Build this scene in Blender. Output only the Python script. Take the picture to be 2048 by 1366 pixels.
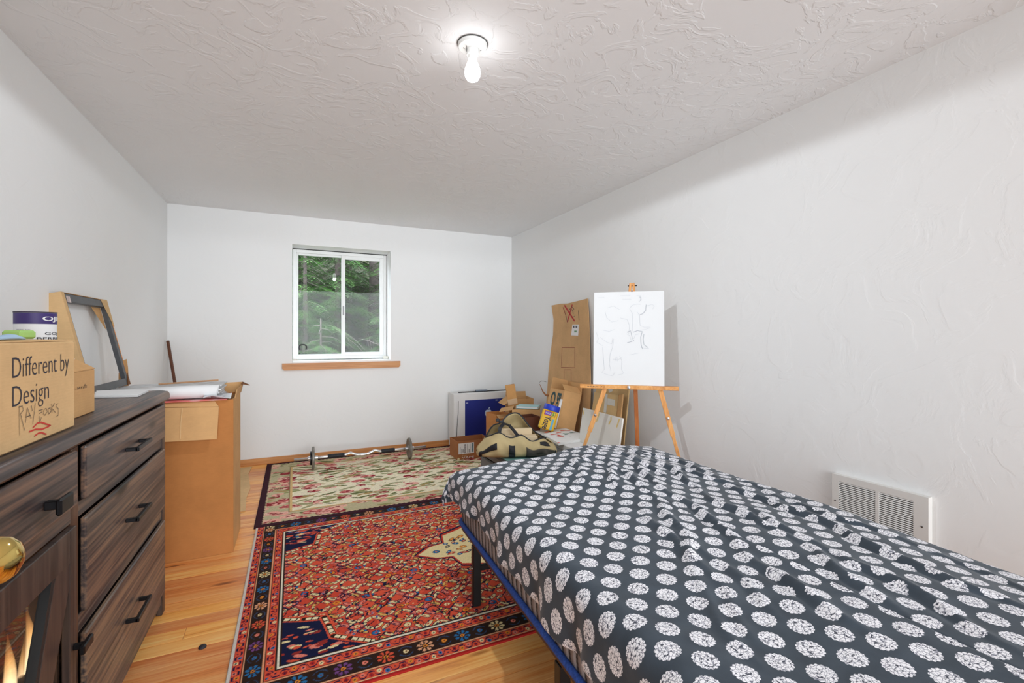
import bpy, bmesh, math, random
import numpy as np
from mathutils import Vector, Matrix

random.seed(7)
RNG = np.random.default_rng(11)
for _o in list(bpy.data.objects):
    bpy.data.objects.remove(_o)
SC = bpy.context.scene
COL = SC.collection

# ------------------------------------------------------------------ camera
FPX, U0, VH, HC = 934.0, 1024.0, 672.0, 1.244      # focal length and horizon in photo pixels, eye height in metres
YAW = math.atan(436.0 / FPX)
CS, SN = math.cos(YAW), math.sin(YAW)
cam_d = bpy.data.cameras.new('camera')
cam_d.sensor_width = 36.0
cam_d.lens = FPX / 2048.0 * 36.0
cam_d.shift_y = (VH - 683.0) / 2048.0
cam_d.clip_start = 0.03
cam = bpy.data.objects.new('camera', cam_d)
COL.objects.link(cam)
cam.location = (0, 0, HC)
cam.rotation_euler = (math.pi / 2, 0, -YAW)
SC.camera = cam

# ------------------------------------------------------------------ world, exposure
SC.view_settings.view_transform = 'Standard'
SC.view_settings.look = 'None'
SC.view_settings.gamma = 1.0
SC.view_settings.use_curve_mapping = False
SC.view_settings.exposure = 0.18
BULB_STRENGTH = 13.0                      # the frosted dome itself
BULB_WATTS = 36.0                         # what the lamp throws down and sideways into the room
FILL_WATTS = 47.0                         # soft fill light added behind the camera to even out the walls, no real window
if FILL_WATTS > 0:
    fl_d = bpy.data.lights.new('added_fill_light', 'AREA')
    fl_d.shape = 'RECTANGLE'; fl_d.size = 3.0; fl_d.size_y = 2.3; fl_d.energy = FILL_WATTS; fl_d.spread = math.radians(85); fl_d.color = (0.88, 0.945, 1.0)
    fl_o = bpy.data.objects.new('added_fill_light', fl_d); COL.objects.link(fl_o)
    fl_o.location = (0.85, -1.885, 1.22); fl_o.rotation_euler = (math.pi / 2, 0, 0)
world = bpy.data.worlds.new('daylight')
SC.world = world
world.use_nodes = True
wb = world.node_tree.nodes['Background']
wb.inputs['Color'].default_value = (0.80, 0.90, 1.0, 1)
wb.inputs['Strength'].default_value = 7.0


# ------------------------------------------------------------------ photo pixel -> point on a surface it touches
def ray(u, v):
    xr = (u - U0) / FPX
    return Vector((SN + CS * xr, CS - SN * xr, (VH - v) / FPX))


EYE = Vector((0, 0, HC))


def on_x(u, v, X):
    d = ray(u, v); return EYE + d * (X / d.x)


def on_y(u, v, Y):
    d = ray(u, v); return EYE + d * (Y / d.y)


def on_z(u, v, Z):
    d = ray(u, v); return EYE + d * ((Z - HC) / d.z)


def on_plane(u, v, p, n):
    d = ray(u, v); p = Vector(p); n = Vector(n)
    return EYE + d * ((p - EYE).dot(n) / d.dot(n))


# ------------------------------------------------------------------ materials
def lin(r, g, b):
    def f(c):
        c /= 255.0
        return c / 12.92 if c <= 0.04045 else ((c + 0.055) / 1.055) ** 2.4
    return (f(r), f(g), f(b), 1.0)


MATS = {}


def nmat(name):
    m = bpy.data.materials.new(name)
    m.use_nodes = True
    nt = m.node_tree
    return m, nt, nt.nodes['Principled BSDF']


def nd(nt, t, **kw):
    n = nt.nodes.new(t)
    for k, v in kw.items():
        if k.startswith('i_'):
            key = k[2:]
            key = int(key) if key.isdigit() else key.replace('_', ' ')
            n.inputs[key].default_value = v
        else:
            setattr(n, k, v)
    return n


def ramp(nt, fac, stops, interp='LINEAR'):
    r = nt.nodes.new('ShaderNodeValToRGB')
    r.color_ramp.interpolation = interp
    el = r.color_ramp.elements
    while len(el) < len(stops):
        el.new(0.5)
    for e, (p, c) in zip(el, stops):
        e.position = p; e.color = c
    nt.links.new(fac, r.inputs['Fac'])
    return r


def mapped(nt, scale=(1, 1, 1), coord='Object', rand=False):
    tc = nt.nodes.new('ShaderNodeTexCoord')
    mp = nt.nodes.new('ShaderNodeMapping')
    mp.inputs['Scale'].default_value = scale
    nt.links.new(tc.outputs[coord], mp.inputs['Vector'])
    if rand:
        oi = nt.nodes.new('ShaderNodeObjectInfo')
        ml = nd(nt, 'ShaderNodeVectorMath', operation='SCALE')
        cx = nt.nodes.new('ShaderNodeCombineXYZ')
        for k in range(3):
            nt.links.new(oi.outputs['Random'], cx.inputs[k])
        nt.links.new(cx.outputs[0], ml.inputs[0]); ml.inputs['Scale'].default_value = 37.0
        nt.links.new(ml.outputs[0], mp.inputs['Location'])
    return mp


def bump(nt, bsdf, height, strength=0.3, dist=0.002):
    b = nd(nt, 'ShaderNodeBump')
    b.inputs['Strength'].default_value = strength
    b.inputs['Distance'].default_value = dist
    nt.links.new(height, b.inputs['Height'])
    nt.links.new(b.outputs[0], bsdf.inputs['Normal'])


def plain(name, rgb, rough=0.6, metal=0.0, var=0.06, nscale=6.0, bumpd=0.0, bscale=200.0, spec=0.5):
    """a paint, plastic or paper surface with slight uneven tone"""
    if name in MATS: return MATS[name]
    m, nt, b = nmat(name)
    c = lin(*rgb)
    mp = mapped(nt)
    n = nd(nt, 'ShaderNodeTexNoise', i_Scale=nscale, i_Detail=4.0)
    nt.links.new(mp.outputs[0], n.inputs['Vector'])
    lo = tuple(max(0, x * (1 - var)) for x in c[:3]) + (1,)
    hi = tuple(min(1, x * (1 + var)) for x in c[:3]) + (1,)
    r = ramp(nt, n.outputs['Fac'], [(0.3, lo), (0.7, hi)])
    nt.links.new(r.outputs[0], b.inputs['Base Color'])
    b.inputs['Roughness'].default_value = rough
    b.inputs['Metallic'].default_value = metal
    b.inputs['Specular IOR Level'].default_value = spec
    if bumpd:
        n2 = nd(nt, 'ShaderNodeTexNoise', i_Scale=bscale, i_Detail=3.0)
        nt.links.new(mp.outputs[0], n2.inputs['Vector'])
        bump(nt, b, n2.outputs['Fac'], 0.5, bumpd)
    MATS[name] = m
    return m


def cardboard(name, rgb, rough=0.85):
    if name in MATS: return MATS[name]
    m, nt, b = nmat(name)
    c = lin(*rgb)
    mp = mapped(nt)
    n = nd(nt, 'ShaderNodeTexNoise', i_Scale=5.0, i_Detail=6.0, i_Roughness=0.65)
    nt.links.new(mp.outputs[0], n.inputs['Vector'])
    mp2 = mapped(nt, (40, 40, 900))
    n2 = nd(nt, 'ShaderNodeTexNoise', i_Scale=1.0, i_Detail=2.0)
    nt.links.new(mp2.outputs[0], n2.inputs['Vector'])
    mx = nd(nt, 'ShaderNodeMath', operation='MULTIPLY_ADD')
    nt.links.new(n2.outputs['Fac'], mx.inputs[0]); mx.inputs[1].default_value = 0.35
    nt.links.new(n.outputs['Fac'], mx.inputs[2])
    lo = tuple(x * 0.84 for x in c[:3]) + (1,)
    hi = tuple(min(1, x * 1.12) for x in c[:3]) + (1,)
    r = ramp(nt, mx.outputs[0], [(0.42, lo), (0.95, hi)])
    nt.links.new(r.outputs[0], b.inputs['Base Color'])
    b.inputs['Roughness'].default_value = rough
    b.inputs['Specular IOR Level'].default_value = 0.25
    wv = nd(nt, 'ShaderNodeTexWave', wave_type='BANDS', bands_direction='Z', i_Scale=38.0, i_Distortion=0.6)
    nt.links.new(mp.outputs[0], wv.inputs['Vector'])
    bump(nt, b, wv.outputs['Fac'], 0.06, 0.0010)
    MATS[name] = m
    return m


def wood(name, dark, mid, light, axis='X', scale=1.0, rough=0.45, rand=True, knots=True, grainy=1.0):
    if name in MATS: return MATS[name]
    m, nt, b = nmat(name)
    s = {'X': (1.3, 22, 22), 'Y': (22, 1.3, 22), 'Z': (22, 22, 1.3)}[axis]
    mp = mapped(nt, tuple(k * scale for k in s), rand=rand)
    n = nd(nt, 'ShaderNodeTexNoise', i_Scale=1.0, i_Detail=5.0, i_Roughness=0.6, i_Distortion=1.2)
    nt.links.new(mp.outputs[0], n.inputs['Vector'])
    s2 = {'X': (2.2, 130, 130), 'Y': (130, 2.2, 130), 'Z': (130, 130, 2.2)}[axis]
    mp2 = mapped(nt, tuple(k * scale for k in s2), rand=rand)
    n2 = nd(nt, 'ShaderNodeTexNoise', i_Scale=1.0, i_Detail=3.0)
    nt.links.new(mp2.outputs[0], n2.inputs['Vector'])
    ad = nd(nt, 'ShaderNodeMath', operation='MULTIPLY_ADD')
    nt.links.new(n2.outputs['Fac'], ad.inputs[0]); ad.inputs[1].default_value = 0.45 * grainy
    nsh = nd(nt, 'ShaderNodeMath', operation='SUBTRACT'); nt.links.new(n.outputs['Fac'], nsh.inputs[0]); nsh.inputs[1].default_value = 0.225 * (grainy - 1)
    nt.links.new(nsh.outputs[0], ad.inputs[2])
    r = ramp(nt, ad.outputs[0], [(0.45, lin(*dark)), (0.68, lin(*mid)), (0.95, lin(*light))])
    out = r.outputs[0]
    if knots:
        s3 = {'X': (2.4, 9, 9), 'Y': (9, 2.4, 9), 'Z': (9, 9, 2.4)}[axis]
        mp3 = mapped(nt, tuple(k * scale for k in s3), rand=rand)
        vo = nd(nt, 'ShaderNodeTexVoronoi', i_Scale=1.0)
        nt.links.new(mp3.outputs[0], vo.inputs['Vector'])
        kr = ramp(nt, vo.outputs['Distance'], [(0.06, (0, 0, 0, 1)), (0.17, (1, 1, 1, 1))])
        mixn = nd(nt, 'ShaderNodeMix', data_type='RGBA')
        nt.links.new(kr.outputs[0], mixn.inputs['Factor'])
        mixn.inputs['A'].default_value = lin(*[k * 0.62 for k in dark])
        nt.links.new(out, mixn.inputs['B'])
        out = mixn.outputs['Result']
    if rand:
        oi = nt.nodes.new('ShaderNodeObjectInfo')
        hs = nd(nt, 'ShaderNodeHueSaturation')
        mr = nd(nt, 'ShaderNodeMapRange')
        mr.inputs['To Min'].default_value = 0.86; mr.inputs['To Max'].default_value = 1.14
        nt.links.new(oi.outputs['Random'], mr.inputs['Value'])
        nt.links.new(mr.outputs[0], hs.inputs['Value'])
        mr2 = nd(nt, 'ShaderNodeMapRange')
        mr2.inputs['To Min'].default_value = 0.485; mr2.inputs['To Max'].default_value = 0.507
        nt.links.new(oi.outputs['Random'], mr2.inputs['Value'])
        nt.links.new(mr2.outputs[0], hs.inputs['Hue'])
        nt.links.new(out, hs.inputs['Color'])
        out = hs.outputs[0]
    nt.links.new(out, b.inputs['Base Color'])
    b.inputs['Roughness'].default_value = rough
    bump(nt, b, ad.outputs[0], 0.25, 0.0008)
    MATS[name] = m
    return m


def plaster(name, rgb, depth, scale):
    """painted skip-trowel plaster"""
    if name in MATS: return MATS[name]
    m, nt, b = nmat(name)
    mp = mapped(nt)
    n = nd(nt, 'ShaderNodeTexNoise', i_Scale=scale, i_Detail=6.0, i_Roughness=0.55, i_Distortion=1.6)
    nt.links.new(mp.outputs[0], n.inputs['Vector'])
    r = ramp(nt, n.outputs['Fac'], [(0.50, (0, 0, 0, 1)), (0.56, (1, 1, 1, 1)), (0.70, (0.6, 0.6, 0.6, 1))])
    n0 = nd(nt, 'ShaderNodeTexNoise', i_Scale=0.9, i_Detail=2.0)
    nt.links.new(mp.outputs[0], n0.inputs['Vector'])
    c = lin(*rgb)
    r2 = ramp(nt, n0.outputs['Fac'], [(0.3, tuple(k * 0.97 for k in c[:3]) + (1,)), (0.7, c)])
    nt.links.new(r2.outputs[0], b.inputs['Base Color'])
    b.inputs['Roughness'].default_value = 0.7
    b.inputs['Specular IOR Level'].default_value = 0.3
    bump(nt, b, r.outputs[0], 0.6, depth)
    MATS[name] = m
    return m


def vcol(name, rough=0.95, bumpd=0.0012, bscale=420.0):
    """woven pile: colours come from the woven pattern of the mesh"""
    if name in MATS: return MATS[name]
    m, nt, b = nmat(name)
    at = nd(nt, 'ShaderNodeVertexColor', layer_name='weave')
    mp = mapped(nt)
    n = nd(nt, 'ShaderNodeTexNoise', i_Scale=bscale, i_Detail=2.0)
    nt.links.new(mp.outputs[0], n.inputs['Vector'])
    mr = nd(nt, 'ShaderNodeMapRange')
    mr.inputs['To Min'].default_value = 0.72; mr.inputs['To Max'].default_value = 1.28
    nt.links.new(n.outputs['Fac'], mr.inputs['Value'])
    mu = nd(nt, 'ShaderNodeMix', data_type='RGBA', blend_type='MULTIPLY')
    mu.inputs['Factor'].default_value = 1.0
    nt.links.new(at.outputs['Color'], mu.inputs['A'])
    nt.links.new(mr.outputs[0], mu.inputs['B'])
    nt.links.new(mu.outputs['Result'], b.inputs['Base Color'])
    b.inputs['Roughness'].default_value = rough
    b.inputs['Specular IOR Level'].default_value = 0.1
    bump(nt, b, n.outputs['Fac'], 0.6, bumpd)
    MATS[name] = m
    return m


def glow(name, rgb, strength):
    if name in MATS: return MATS[name]
    m, nt, b = nmat(name)
    b.inputs['Base Color'].default_value = lin(*rgb)
    b.inputs['Emission Color'].default_value = lin(*rgb)
    b.inputs['Emission Strength'].default_value = strength
    MATS[name] = m
    return m


def glass(name, ior=1.45, tint=(1, 1, 1, 1)):
    if name in MATS: return MATS[name]
    m = bpy.data.materials.new(name); m.use_nodes = True
    nt = m.node_tree
    nt.nodes.remove(nt.nodes['Principled BSDF'])
    out = nt.nodes['Material Output']
    tr = nd(nt, 'ShaderNodeBsdfTransparent', i_Color=tint)
    gl = nd(nt, 'ShaderNodeBsdfGlossy', i_Roughness=0.0)
    lw = nd(nt, 'ShaderNodeLayerWeight', i_Blend=0.5)          # Schlick's reflectance, the same from both faces of the pane
    f0 = ((ior - 1) / (ior + 1)) ** 2
    pw = nd(nt, 'ShaderNodeMath', operation='POWER'); nt.links.new(lw.outputs['Facing'], pw.inputs[0]); pw.inputs[1].default_value = 5.0
    fr = nd(nt, 'ShaderNodeMath', operation='MULTIPLY_ADD'); nt.links.new(pw.outputs[0], fr.inputs[0]); fr.inputs[1].default_value = 1 - f0; fr.inputs[2].default_value = f0
    mx = nd(nt, 'ShaderNodeMixShader')
    nt.links.new(fr.outputs[0], mx.inputs[0])
    nt.links.new(tr.outputs[0], mx.inputs[1]); nt.links.new(gl.outputs[0], mx.inputs[2])
    nt.links.new(mx.outputs[0], out.inputs['Surface'])
    MATS[name] = m
    return m


# ------------------------------------------------------------------ mesh building
WM = {}      # object -> world matrix (my own bookkeeping, so world coordinates can be handed to children)


class MB:
    def __init__(self):
        self.v = []; self.f = []

    def add(self, vs, fs):
        o = len(self.v)
        self.v += [Vector(p) for p in vs]
        self.f += [tuple(i + o for i in f) for f in fs]
        return self

    def box(self, x0, x1, y0, y1, z0, z1, b=0.0, M=None):
        """box with chamfered edges"""
        if b <= 0:
            vs = [(x, y, z) for x in (x0, x1) for y in (y0, y1) for z in (z0, z1)]
            fs = [(0, 1, 3, 2), (4, 6, 7, 5), (0, 4, 5, 1), (2, 3, 7, 6), (0, 2, 6, 4), (1, 5, 7, 3)]
        else:
            vs = []; idx = {}
            for i, x in enumerate((x0, x1)):
                for j, y in enumerate((y0, y1)):
                    for k, z in enumerate((z0, z1)):
                        sx, sy, sz = (1, -1)[i] * b, (1, -1)[j] * b, (1, -1)[k] * b
                        for a, p in enumerate(((x, y + sy, z + sz), (x + sx, y, z + sz), (x + sx, y + sy, z))):
                            idx[i, j, k, a] = len(vs); vs.append(p)
            fs = []
            for i in (0, 1):
                fs.append([idx[i, 0, 0, 0], idx[i, 0, 1, 0], idx[i, 1, 1, 0], idx[i, 1, 0, 0]])
                fs.append([idx[0, i, 0, 1], idx[0, i, 1, 1], idx[1, i, 1, 1], idx[1, i, 0, 1]])
                fs.append([idx[0, 0, i, 2], idx[0, 1, i, 2], idx[1, 1, i, 2], idx[1, 0, i, 2]])
            for i in (0, 1):
                for j in (0, 1):
                    fs.append([idx[i, j, 0, 0], idx[i, j, 1, 0], idx[i, j, 1, 1], idx[i, j, 0, 1]])
                    fs.append([idx[i, 0, j, 0], idx[i, 1, j, 0], idx[i, 1, j, 2], idx[i, 0, j, 2]])
                    fs.append([idx[0, i, j, 1], idx[1, i, j, 1], idx[1, i, j, 2], idx[0, i, j, 2]])
                    for k in (0, 1):
                        fs.append([idx[i, j, k, 0], idx[i, j, k, 1], idx[i, j, k, 2]])
        if M is not None:
            vs = [M @ Vector(p) for p in vs]
        return self.add(vs, fs)

    def obox(self, c, ax, ay, az, b=0.0):
        """box centred at c with half-axis vectors"""
        ax, ay, az = Vector(ax), Vector(ay), Vector(az)
        lx, ly, lz = ax.length, ay.length, az.length
        M = Matrix.Translation(Vector(c)) @ Matrix((ax / lx, ay / ly, az / lz)).transposed().to_4x4()
        return self.box(-lx, lx, -ly, ly, -lz, lz, b, M)

    def bar(self, p, q, w, h, up=(0, 0, 1), b=0.0):
        p, q = Vector(p), Vector(q)
        d = (q - p); L = d.length; d.normalize()
        s = d.cross(Vector(up))
        if s.length < 1e-5: s = d.cross(Vector((1, 0, 0)))
        s.normalize(); t = s.cross(d)
        return self.obox((p + q) / 2, d * (L / 2), s * (w / 2), t * (h / 2), b)

    def tube(self, pts, r, n=10, cap=True):
        pts = [Vector(p) for p in pts]
        rs = r if isinstance(r, (list, tuple)) else [r] * len(pts)
        vs = []; fs = []; prev = None
        for i, p in enumerate(pts):
            a = pts[max(0, i - 1)]; c = pts[min(len(pts) - 1, i + 1)]
            d = (c - a).normalized()
            if prev is None:
                s = d.cross(Vector((0, 0, 1)))
                if s.length < 1e-3: s = d.cross(Vector((1, 0, 0)))
            else:
                s = prev - d * prev.dot(d)
            s.normalize(); prev = s
            t = d.cross(s)
            for k in range(n):
                an = 2 * math.pi * k / n
                vs.append(p + (s * math.cos(an) + t * math.sin(an)) * rs[i])
        m = len(pts)
        for i in range(m - 1):
            for k in range(n):
                k2 = (k + 1) % n
                fs.append((i * n + k, i * n + k2, (i + 1) * n + k2, (i + 1) * n + k))
        if cap:
            fs.append(tuple(range(n - 1, -1, -1))); fs.append(tuple((m - 1) * n + k for k in range(n)))
        return self.add(vs, fs)

    def lathe(self, prof, n=24, M=None):
        """prof: (radius, height) pairs, spun round local z"""
        vs = []; fs = []
        for r, z in prof:
            for k in range(n):
                a = 2 * math.pi * k / n
                vs.append(Vector((r * math.cos(a), r * math.sin(a), z)))
        m = len(prof)
        for i in range(m - 1):
            for k in range(n):
                k2 = (k + 1) % n
                fs.append((i * n + k, i * n + k2, (i + 1) * n + k2, (i + 1) * n + k))
        fs.append(tuple(range(n - 1, -1, -1))); fs.append(tuple((m - 1) * n + k for k in range(n)))
        if M is not None: vs = [M @ p for p in vs]
        return self.add(vs, fs)

    def plate(self, pts, n, th):
        """closed outline of world points, given thickness along n"""
        pts = [Vector(p) for p in pts]; n = Vector(n).normalized() * th
        m = len(pts)
        vs = pts + [p + n for p in pts]
        fs = [tuple(range(m - 1, -1, -1)), tuple(range(m, 2 * m))]
        for i in range(m):
            j = (i + 1) % m
            fs.append((i, j, m + j, m + i))
        return self.add(vs, fs)

    def stroke(self, pts, n, w, off=0.001):
        """a drawn line on a surface with normal n"""
        pts = [Vector(p) for p in pts]; n = Vector(n).normalized()
        vs = []; fs = []
        for i, p in enumerate(pts):
            d = (pts[min(len(pts) - 1, i + 1)] - pts[max(0, i - 1)])
            if d.length < 1e-9: d = Vector((1, 0, 0))
            s = d.normalized().cross(n)
            if s.length < 1e-6: s = Vector((0, 1, 0))
            s.normalize()
            vs += [p + s * w / 2 + n * off, p - s * w / 2 + n * off]
        for i in range(len(pts) - 1):
            fs.append((2 * i, 2 * i + 1, 2 * i + 3, 2 * i + 2))
        return self.add(vs, fs)

    def grid(self, P, closed_u=False):
        """P[i][j] points"""
        P = np.asarray(P, dtype=float)
        a, b = P.shape[:2]
        o = len(self.v)
        self.v += [Vector(p) for p in P.reshape(-1, 3)]
        for i in range(a - 1):
            for j in range(b - 1):
                self.f.append((o + i * b + j, o + i * b + j + 1, o + (i + 1) * b + j + 1, o + (i + 1) * b + j))
        return self

    def build(self, name, mat, parent=None, at=None, smooth=False, local=False):
        me = bpy.data.meshes.new(name)
        vs = self.v
        o = bpy.data.objects.new(name, me)
        if parent is not None:
            o.parent = parent; WM[o.name] = WM[parent.name]
            if not local:
                inv = WM[parent.name].inverted(); vs = [inv @ p for p in vs]
        elif at is not None:
            T = Vector(at); o.location = T; WM[o.name] = Matrix.Translation(T)
            if not local: vs = [p - T for p in vs]
        else:
            WM[o.name] = Matrix.Identity(4)
        me.from_pydata([tuple(p) for p in vs], [], self.f)
        bm = bmesh.new(); bm.from_mesh(me)
        bmesh.ops.recalc_face_normals(bm, faces=bm.faces)
        bm.to_mesh(me); bm.free()
        me.materials.append(mat)
        if smooth:
            me.polygons.foreach_set('use_smooth', [True] * len(me.polygons))
        COL.objects.link(o)
        return o


def smooth_angle(o, deg=40):
    """smooth shading with edges sharper than deg kept crisp"""
    me = o.data
    me.polygons.foreach_set('use_smooth', [True] * len(me.polygons))
    bm = bmesh.new(); bm.from_mesh(me)
    for e in bm.edges:
        if len(e.link_faces) == 2 and e.calc_face_angle(0) > math.radians(deg):
            e.smooth = False
    bm.to_mesh(me); bm.free()
    return o


def tag(o, label, cat, group=None, kind=None):
    o['label'] = label; o['category'] = cat
    if group: o['group'] = group
    if kind: o['kind'] = kind
    return o


def thing(name, at, label, cat, rz=0.0, group=None, kind=None):
    o = bpy.data.objects.new(name, None)
    COL.objects.link(o)
    o.location = at; o.rotation_euler = (0, 0, rz)
    o.empty_display_size = 0.1
    WM[o.name] = Matrix.Translation(Vector(at)) @ Matrix.Rotation(rz, 4, 'Z')
    return tag(o, label, cat, group, kind)


def struct(o, label, cat):
    return tag(o, label, cat, None, 'structure')


# ------------------------------------------------------------------ lettering (outline of the built-in font as flat mesh)
def _text(s, bold=0.0):
    cu = bpy.data.curves.new('lettering', 'FONT')
    cu.body = s; cu.size = 1.0; cu.offset = bold; cu.resolution_u = 3
    ob = bpy.data.objects.new('lettering', cu); COL.objects.link(ob)
    bpy.context.view_layer.update()
    me = bpy.data.meshes.new_from_object(ob.evaluated_get(bpy.context.evaluated_depsgraph_get()))
    vs = [Vector((p.co.x, p.co.y)) for p in me.vertices]
    fs = [tuple(p.vertices) for p in me.polygons]
    bpy.data.objects.remove(ob); bpy.data.curves.remove(cu); bpy.data.meshes.remove(me)
    if vs:
        x0 = min(p.x for p in vs); x1 = max(p.x for p in vs)
        vs = [Vector((p.x - x0, p.y)) for p in vs]
        return vs, fs, x1 - x0
    return vs, fs, 0


TX = {}
for key, s, bd in (('diff', 'Different by', -0.014), ('design', 'Design', -0.014), ('ojio', 'OJIO', 0.02), ('goji', 'GOJI', 0.004),
                   ('berries', 'BERRIES', 0.004), ('organic', 'ORGANIC  RAW', 0.0), ('B', 'Bo', 0.035), ('Out', 'Outside', 0.035), ('yoz', 'Yozge', 0.02),
                   ('vape', 'VAPE', 0.0), ('dan', 'Dan', 0.0), ('snack', 'SNACK', 0.0), ('five', '5', 0.02)):
    TX[key] = _text(s, bd)


def letters(key, o, ex, ey, w, h, n, off=0.001, mb=None):
    """lettering whose width is w and capital height h, at o, running along ex"""
    vs, fs, W = TX[key]
    ex, ey, n = Vector(ex).normalized(), Vector(ey).normalized(), Vector(n).normalized()
    mb = mb or MB()
    k = h / 0.70
    mb.add([Vector(o) + ex * (p.x * w / W) + ey * (p.y * k) + n * off for p in vs], fs)
    return mb


# ------------------------------------------------------------------ woven patterns painted into a grid of pile colours
class Weave:
    def __init__(self, L, W, step):
        self.nx = int(round(L / step)) + 1; self.ny = int(round(W / step)) + 1
        self.L, self.W = L, W
        self.x = np.linspace(0, L, self.nx); self.y = np.linspace(0, W, self.ny)
        self.X, self.Y = np.meshgrid(self.x, self.y)
        self.C = np.zeros((self.ny, self.nx, 3))

    def fill(self, mask, rgb):
        self.C[mask] = lin(*rgb)[:3]

    def win(self, cx, cy, r):
        i0 = max(0, int((cx - r) / self.L * (self.nx - 1))); i1 = min(self.nx, int((cx + r) / self.L * (self.nx - 1)) + 2)
        j0 = max(0, int((cy - r) / self.W * (self.ny - 1))); j1 = min(self.ny, int((cy + r) / self.W * (self.ny - 1)) + 2)
        if i1 <= i0 or j1 <= j0: return None
        return slice(j0, j1), slice(i0, i1)

    def ell(self, cx, cy, rx, ry, ang, rgb, out=None, ow=0.004):
        w = self.win(cx, cy, max(rx, ry) + ow)
        if w is None: return
        dx = self.X[w] - cx; dy = self.Y[w] - cy
        c, s = math.cos(ang), math.sin(ang)
        a = dx * c + dy * s; b = -dx * s + dy * c
        if out is not None:
            self.C[w][(a / (rx + ow)) ** 2 + (b / (ry + ow)) ** 2 < 1] = lin(*out)[:3]
        self.C[w][(a / rx) ** 2 + (b / ry) ** 2 < 1] = lin(*rgb)[:3]

    def dia(self, cx, cy, rx, ry, rgb, out=None, ow=0.005):
        w = self.win(cx, cy, max(rx, ry) + 2 * ow)
        if w is None: return
        d = np.abs(self.X[w] - cx) / rx + np.abs(self.Y[w] - cy) / ry
        if out is not None: self.C[w][d < 1 + ow * 1.4 / min(rx, ry)] = lin(*out)[:3]
        self.C[w][d < 1] = lin(*rgb)[:3]

    def seg(self, p, q, wd, rgb, dash=None, rgb2=None):
        px, py = p; qx, qy = q
        L = math.hypot(qx - px, qy - py)
        w = self.win((px + qx) / 2, (py + qy) / 2, L / 2 + wd)
        if w is None or L < 1e-6: return
        t = ((self.X[w] - px) * (qx - px) + (self.Y[w] - py) * (qy - py)) / (L * L)
        tc = np.clip(t, 0, 1)
        d = np.hypot(self.X[w] - px - tc * (qx - px), self.Y[w] - py - tc * (qy - py))
        m = d < wd / 2
        self.C[w][m] = lin(*rgb)[:3]
        if dash:
            self.C[w][m & (np.mod(tc * L, dash) < dash * 0.22)] = lin(*rgb2)[:3]

    def poly(self, pts, rgb):
        xs = [p[0] for p in pts]; ys = [p[1] for p in pts]
        cx, cy = (min(xs) + max(xs)) / 2, (min(ys) + max(ys)) / 2
        w = self.win(cx, cy, max(max(xs) - min(xs), max(ys) - min(ys)) / 2 + 0.01)
        if w is None: return
        X, Y = self.X[w], self.Y[w]
        ins = np.zeros(X.shape, bool)
        for i in range(len(pts)):
            (x1, y1), (x2, y2) = pts[i], pts[(i + 1) % len(pts)]
            if y1 == y2: continue
            c = ((y1 > Y) != (y2 > Y)) & (X < (x2 - x1) * (Y - y1) / (y2 - y1) + x1)
            ins ^= c
        self.C[w][ins] = lin(*rgb)[:3]

    def mesh(self, name, mat, origin, zfun, keep=None, edge=0.008, parent=None):
        ny = self.ny
        if keep is not None: ny = int(np.searchsorted(self.y, keep))
        Z = zfun(self.X[:ny], self.Y[:ny])
        P = np.stack([self.X[:ny] + zfun(self.X[:ny] * 3 + 7, self.Y[:ny] * 3) * 0, self.Y[:ny], Z], -1).reshape(-1, 3)
        nx = self.nx
        i = np.arange(ny * nx).reshape(ny, nx)
        q = np.stack([i[:-1, :-1], i[:-1, 1:], i[1:, 1:], i[1:, :-1]], -1).reshape(-1, 4)
        rim = np.concatenate([i[0, :], i[1:, -1], i[-1, -2::-1], i[-2:0:-1, 0]])
        lo = P[rim].copy(); lo[:, 2] = 0.0005
        n0 = len(P)
        k = np.arange(len(rim)); k2 = (k + 1) % len(rim)
        sk = np.stack([rim[k2], rim[k], n0 + k, n0 + k2], -1)
        V = np.concatenate([P, lo]); F = np.concatenate([q, sk])
        cols = np.concatenate([self.C[:ny].reshape(-1, 3), self.C[:ny].reshape(-1, 3)[rim]])
        me = bpy.data.meshes.new(name)
        me.vertices.add(len(V)); me.vertices.foreach_set('co', V.ravel())
        me.loops.add(F.size); me.loops.foreach_set('vertex_index', F.ravel().astype(np.int32))
        me.polygons.add(len(F)); me.polygons.foreach_set('loop_start', np.arange(0, F.size, 4, dtype=np.int32))
        me.polygons.foreach_set('use_smooth', np.ones(len(F), bool))
        me.update(); me.validate()
        ca = me.color_attributes.new('weave', 'FLOAT_COLOR', 'POINT')
        ca.data.foreach_set('color', np.concatenate([cols, np.ones((len(cols), 1))], 1).ravel())
        me.materials.append(mat)
        o = bpy.data.objects.new(name, me); COL.objects.link(o)
        o.location = origin
        WM[o.name] = Matrix.Translation(Vector(origin))
        return o

# ================================================================== room shell
X0, X1, Y0, Y1, H = -1.036, 2.39, -1.90, 5.13, 2.44
WT = 0.30                                    # wall thickness
M_WALL = plaster('wall_paint', (246, 246, 245), 0.0008, 4.0)
M_CEIL = plaster('ceiling_paint', (243, 243, 243), 0.0026, 6.5)
M_TRIMW = wood('trim_pine', (176, 112, 58), (204, 138, 78), (222, 163, 104), 'X', 1.0, 0.45, rand=False, knots=False)
M_FLOOR = wood('floor_fir', (204, 118, 54), (238, 160, 82), (252, 198, 124), 'X', 1.0, 0.33)
M_WHITE = plain('white_vinyl', (238, 238, 236), 0.35, var=0.02)

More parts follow.
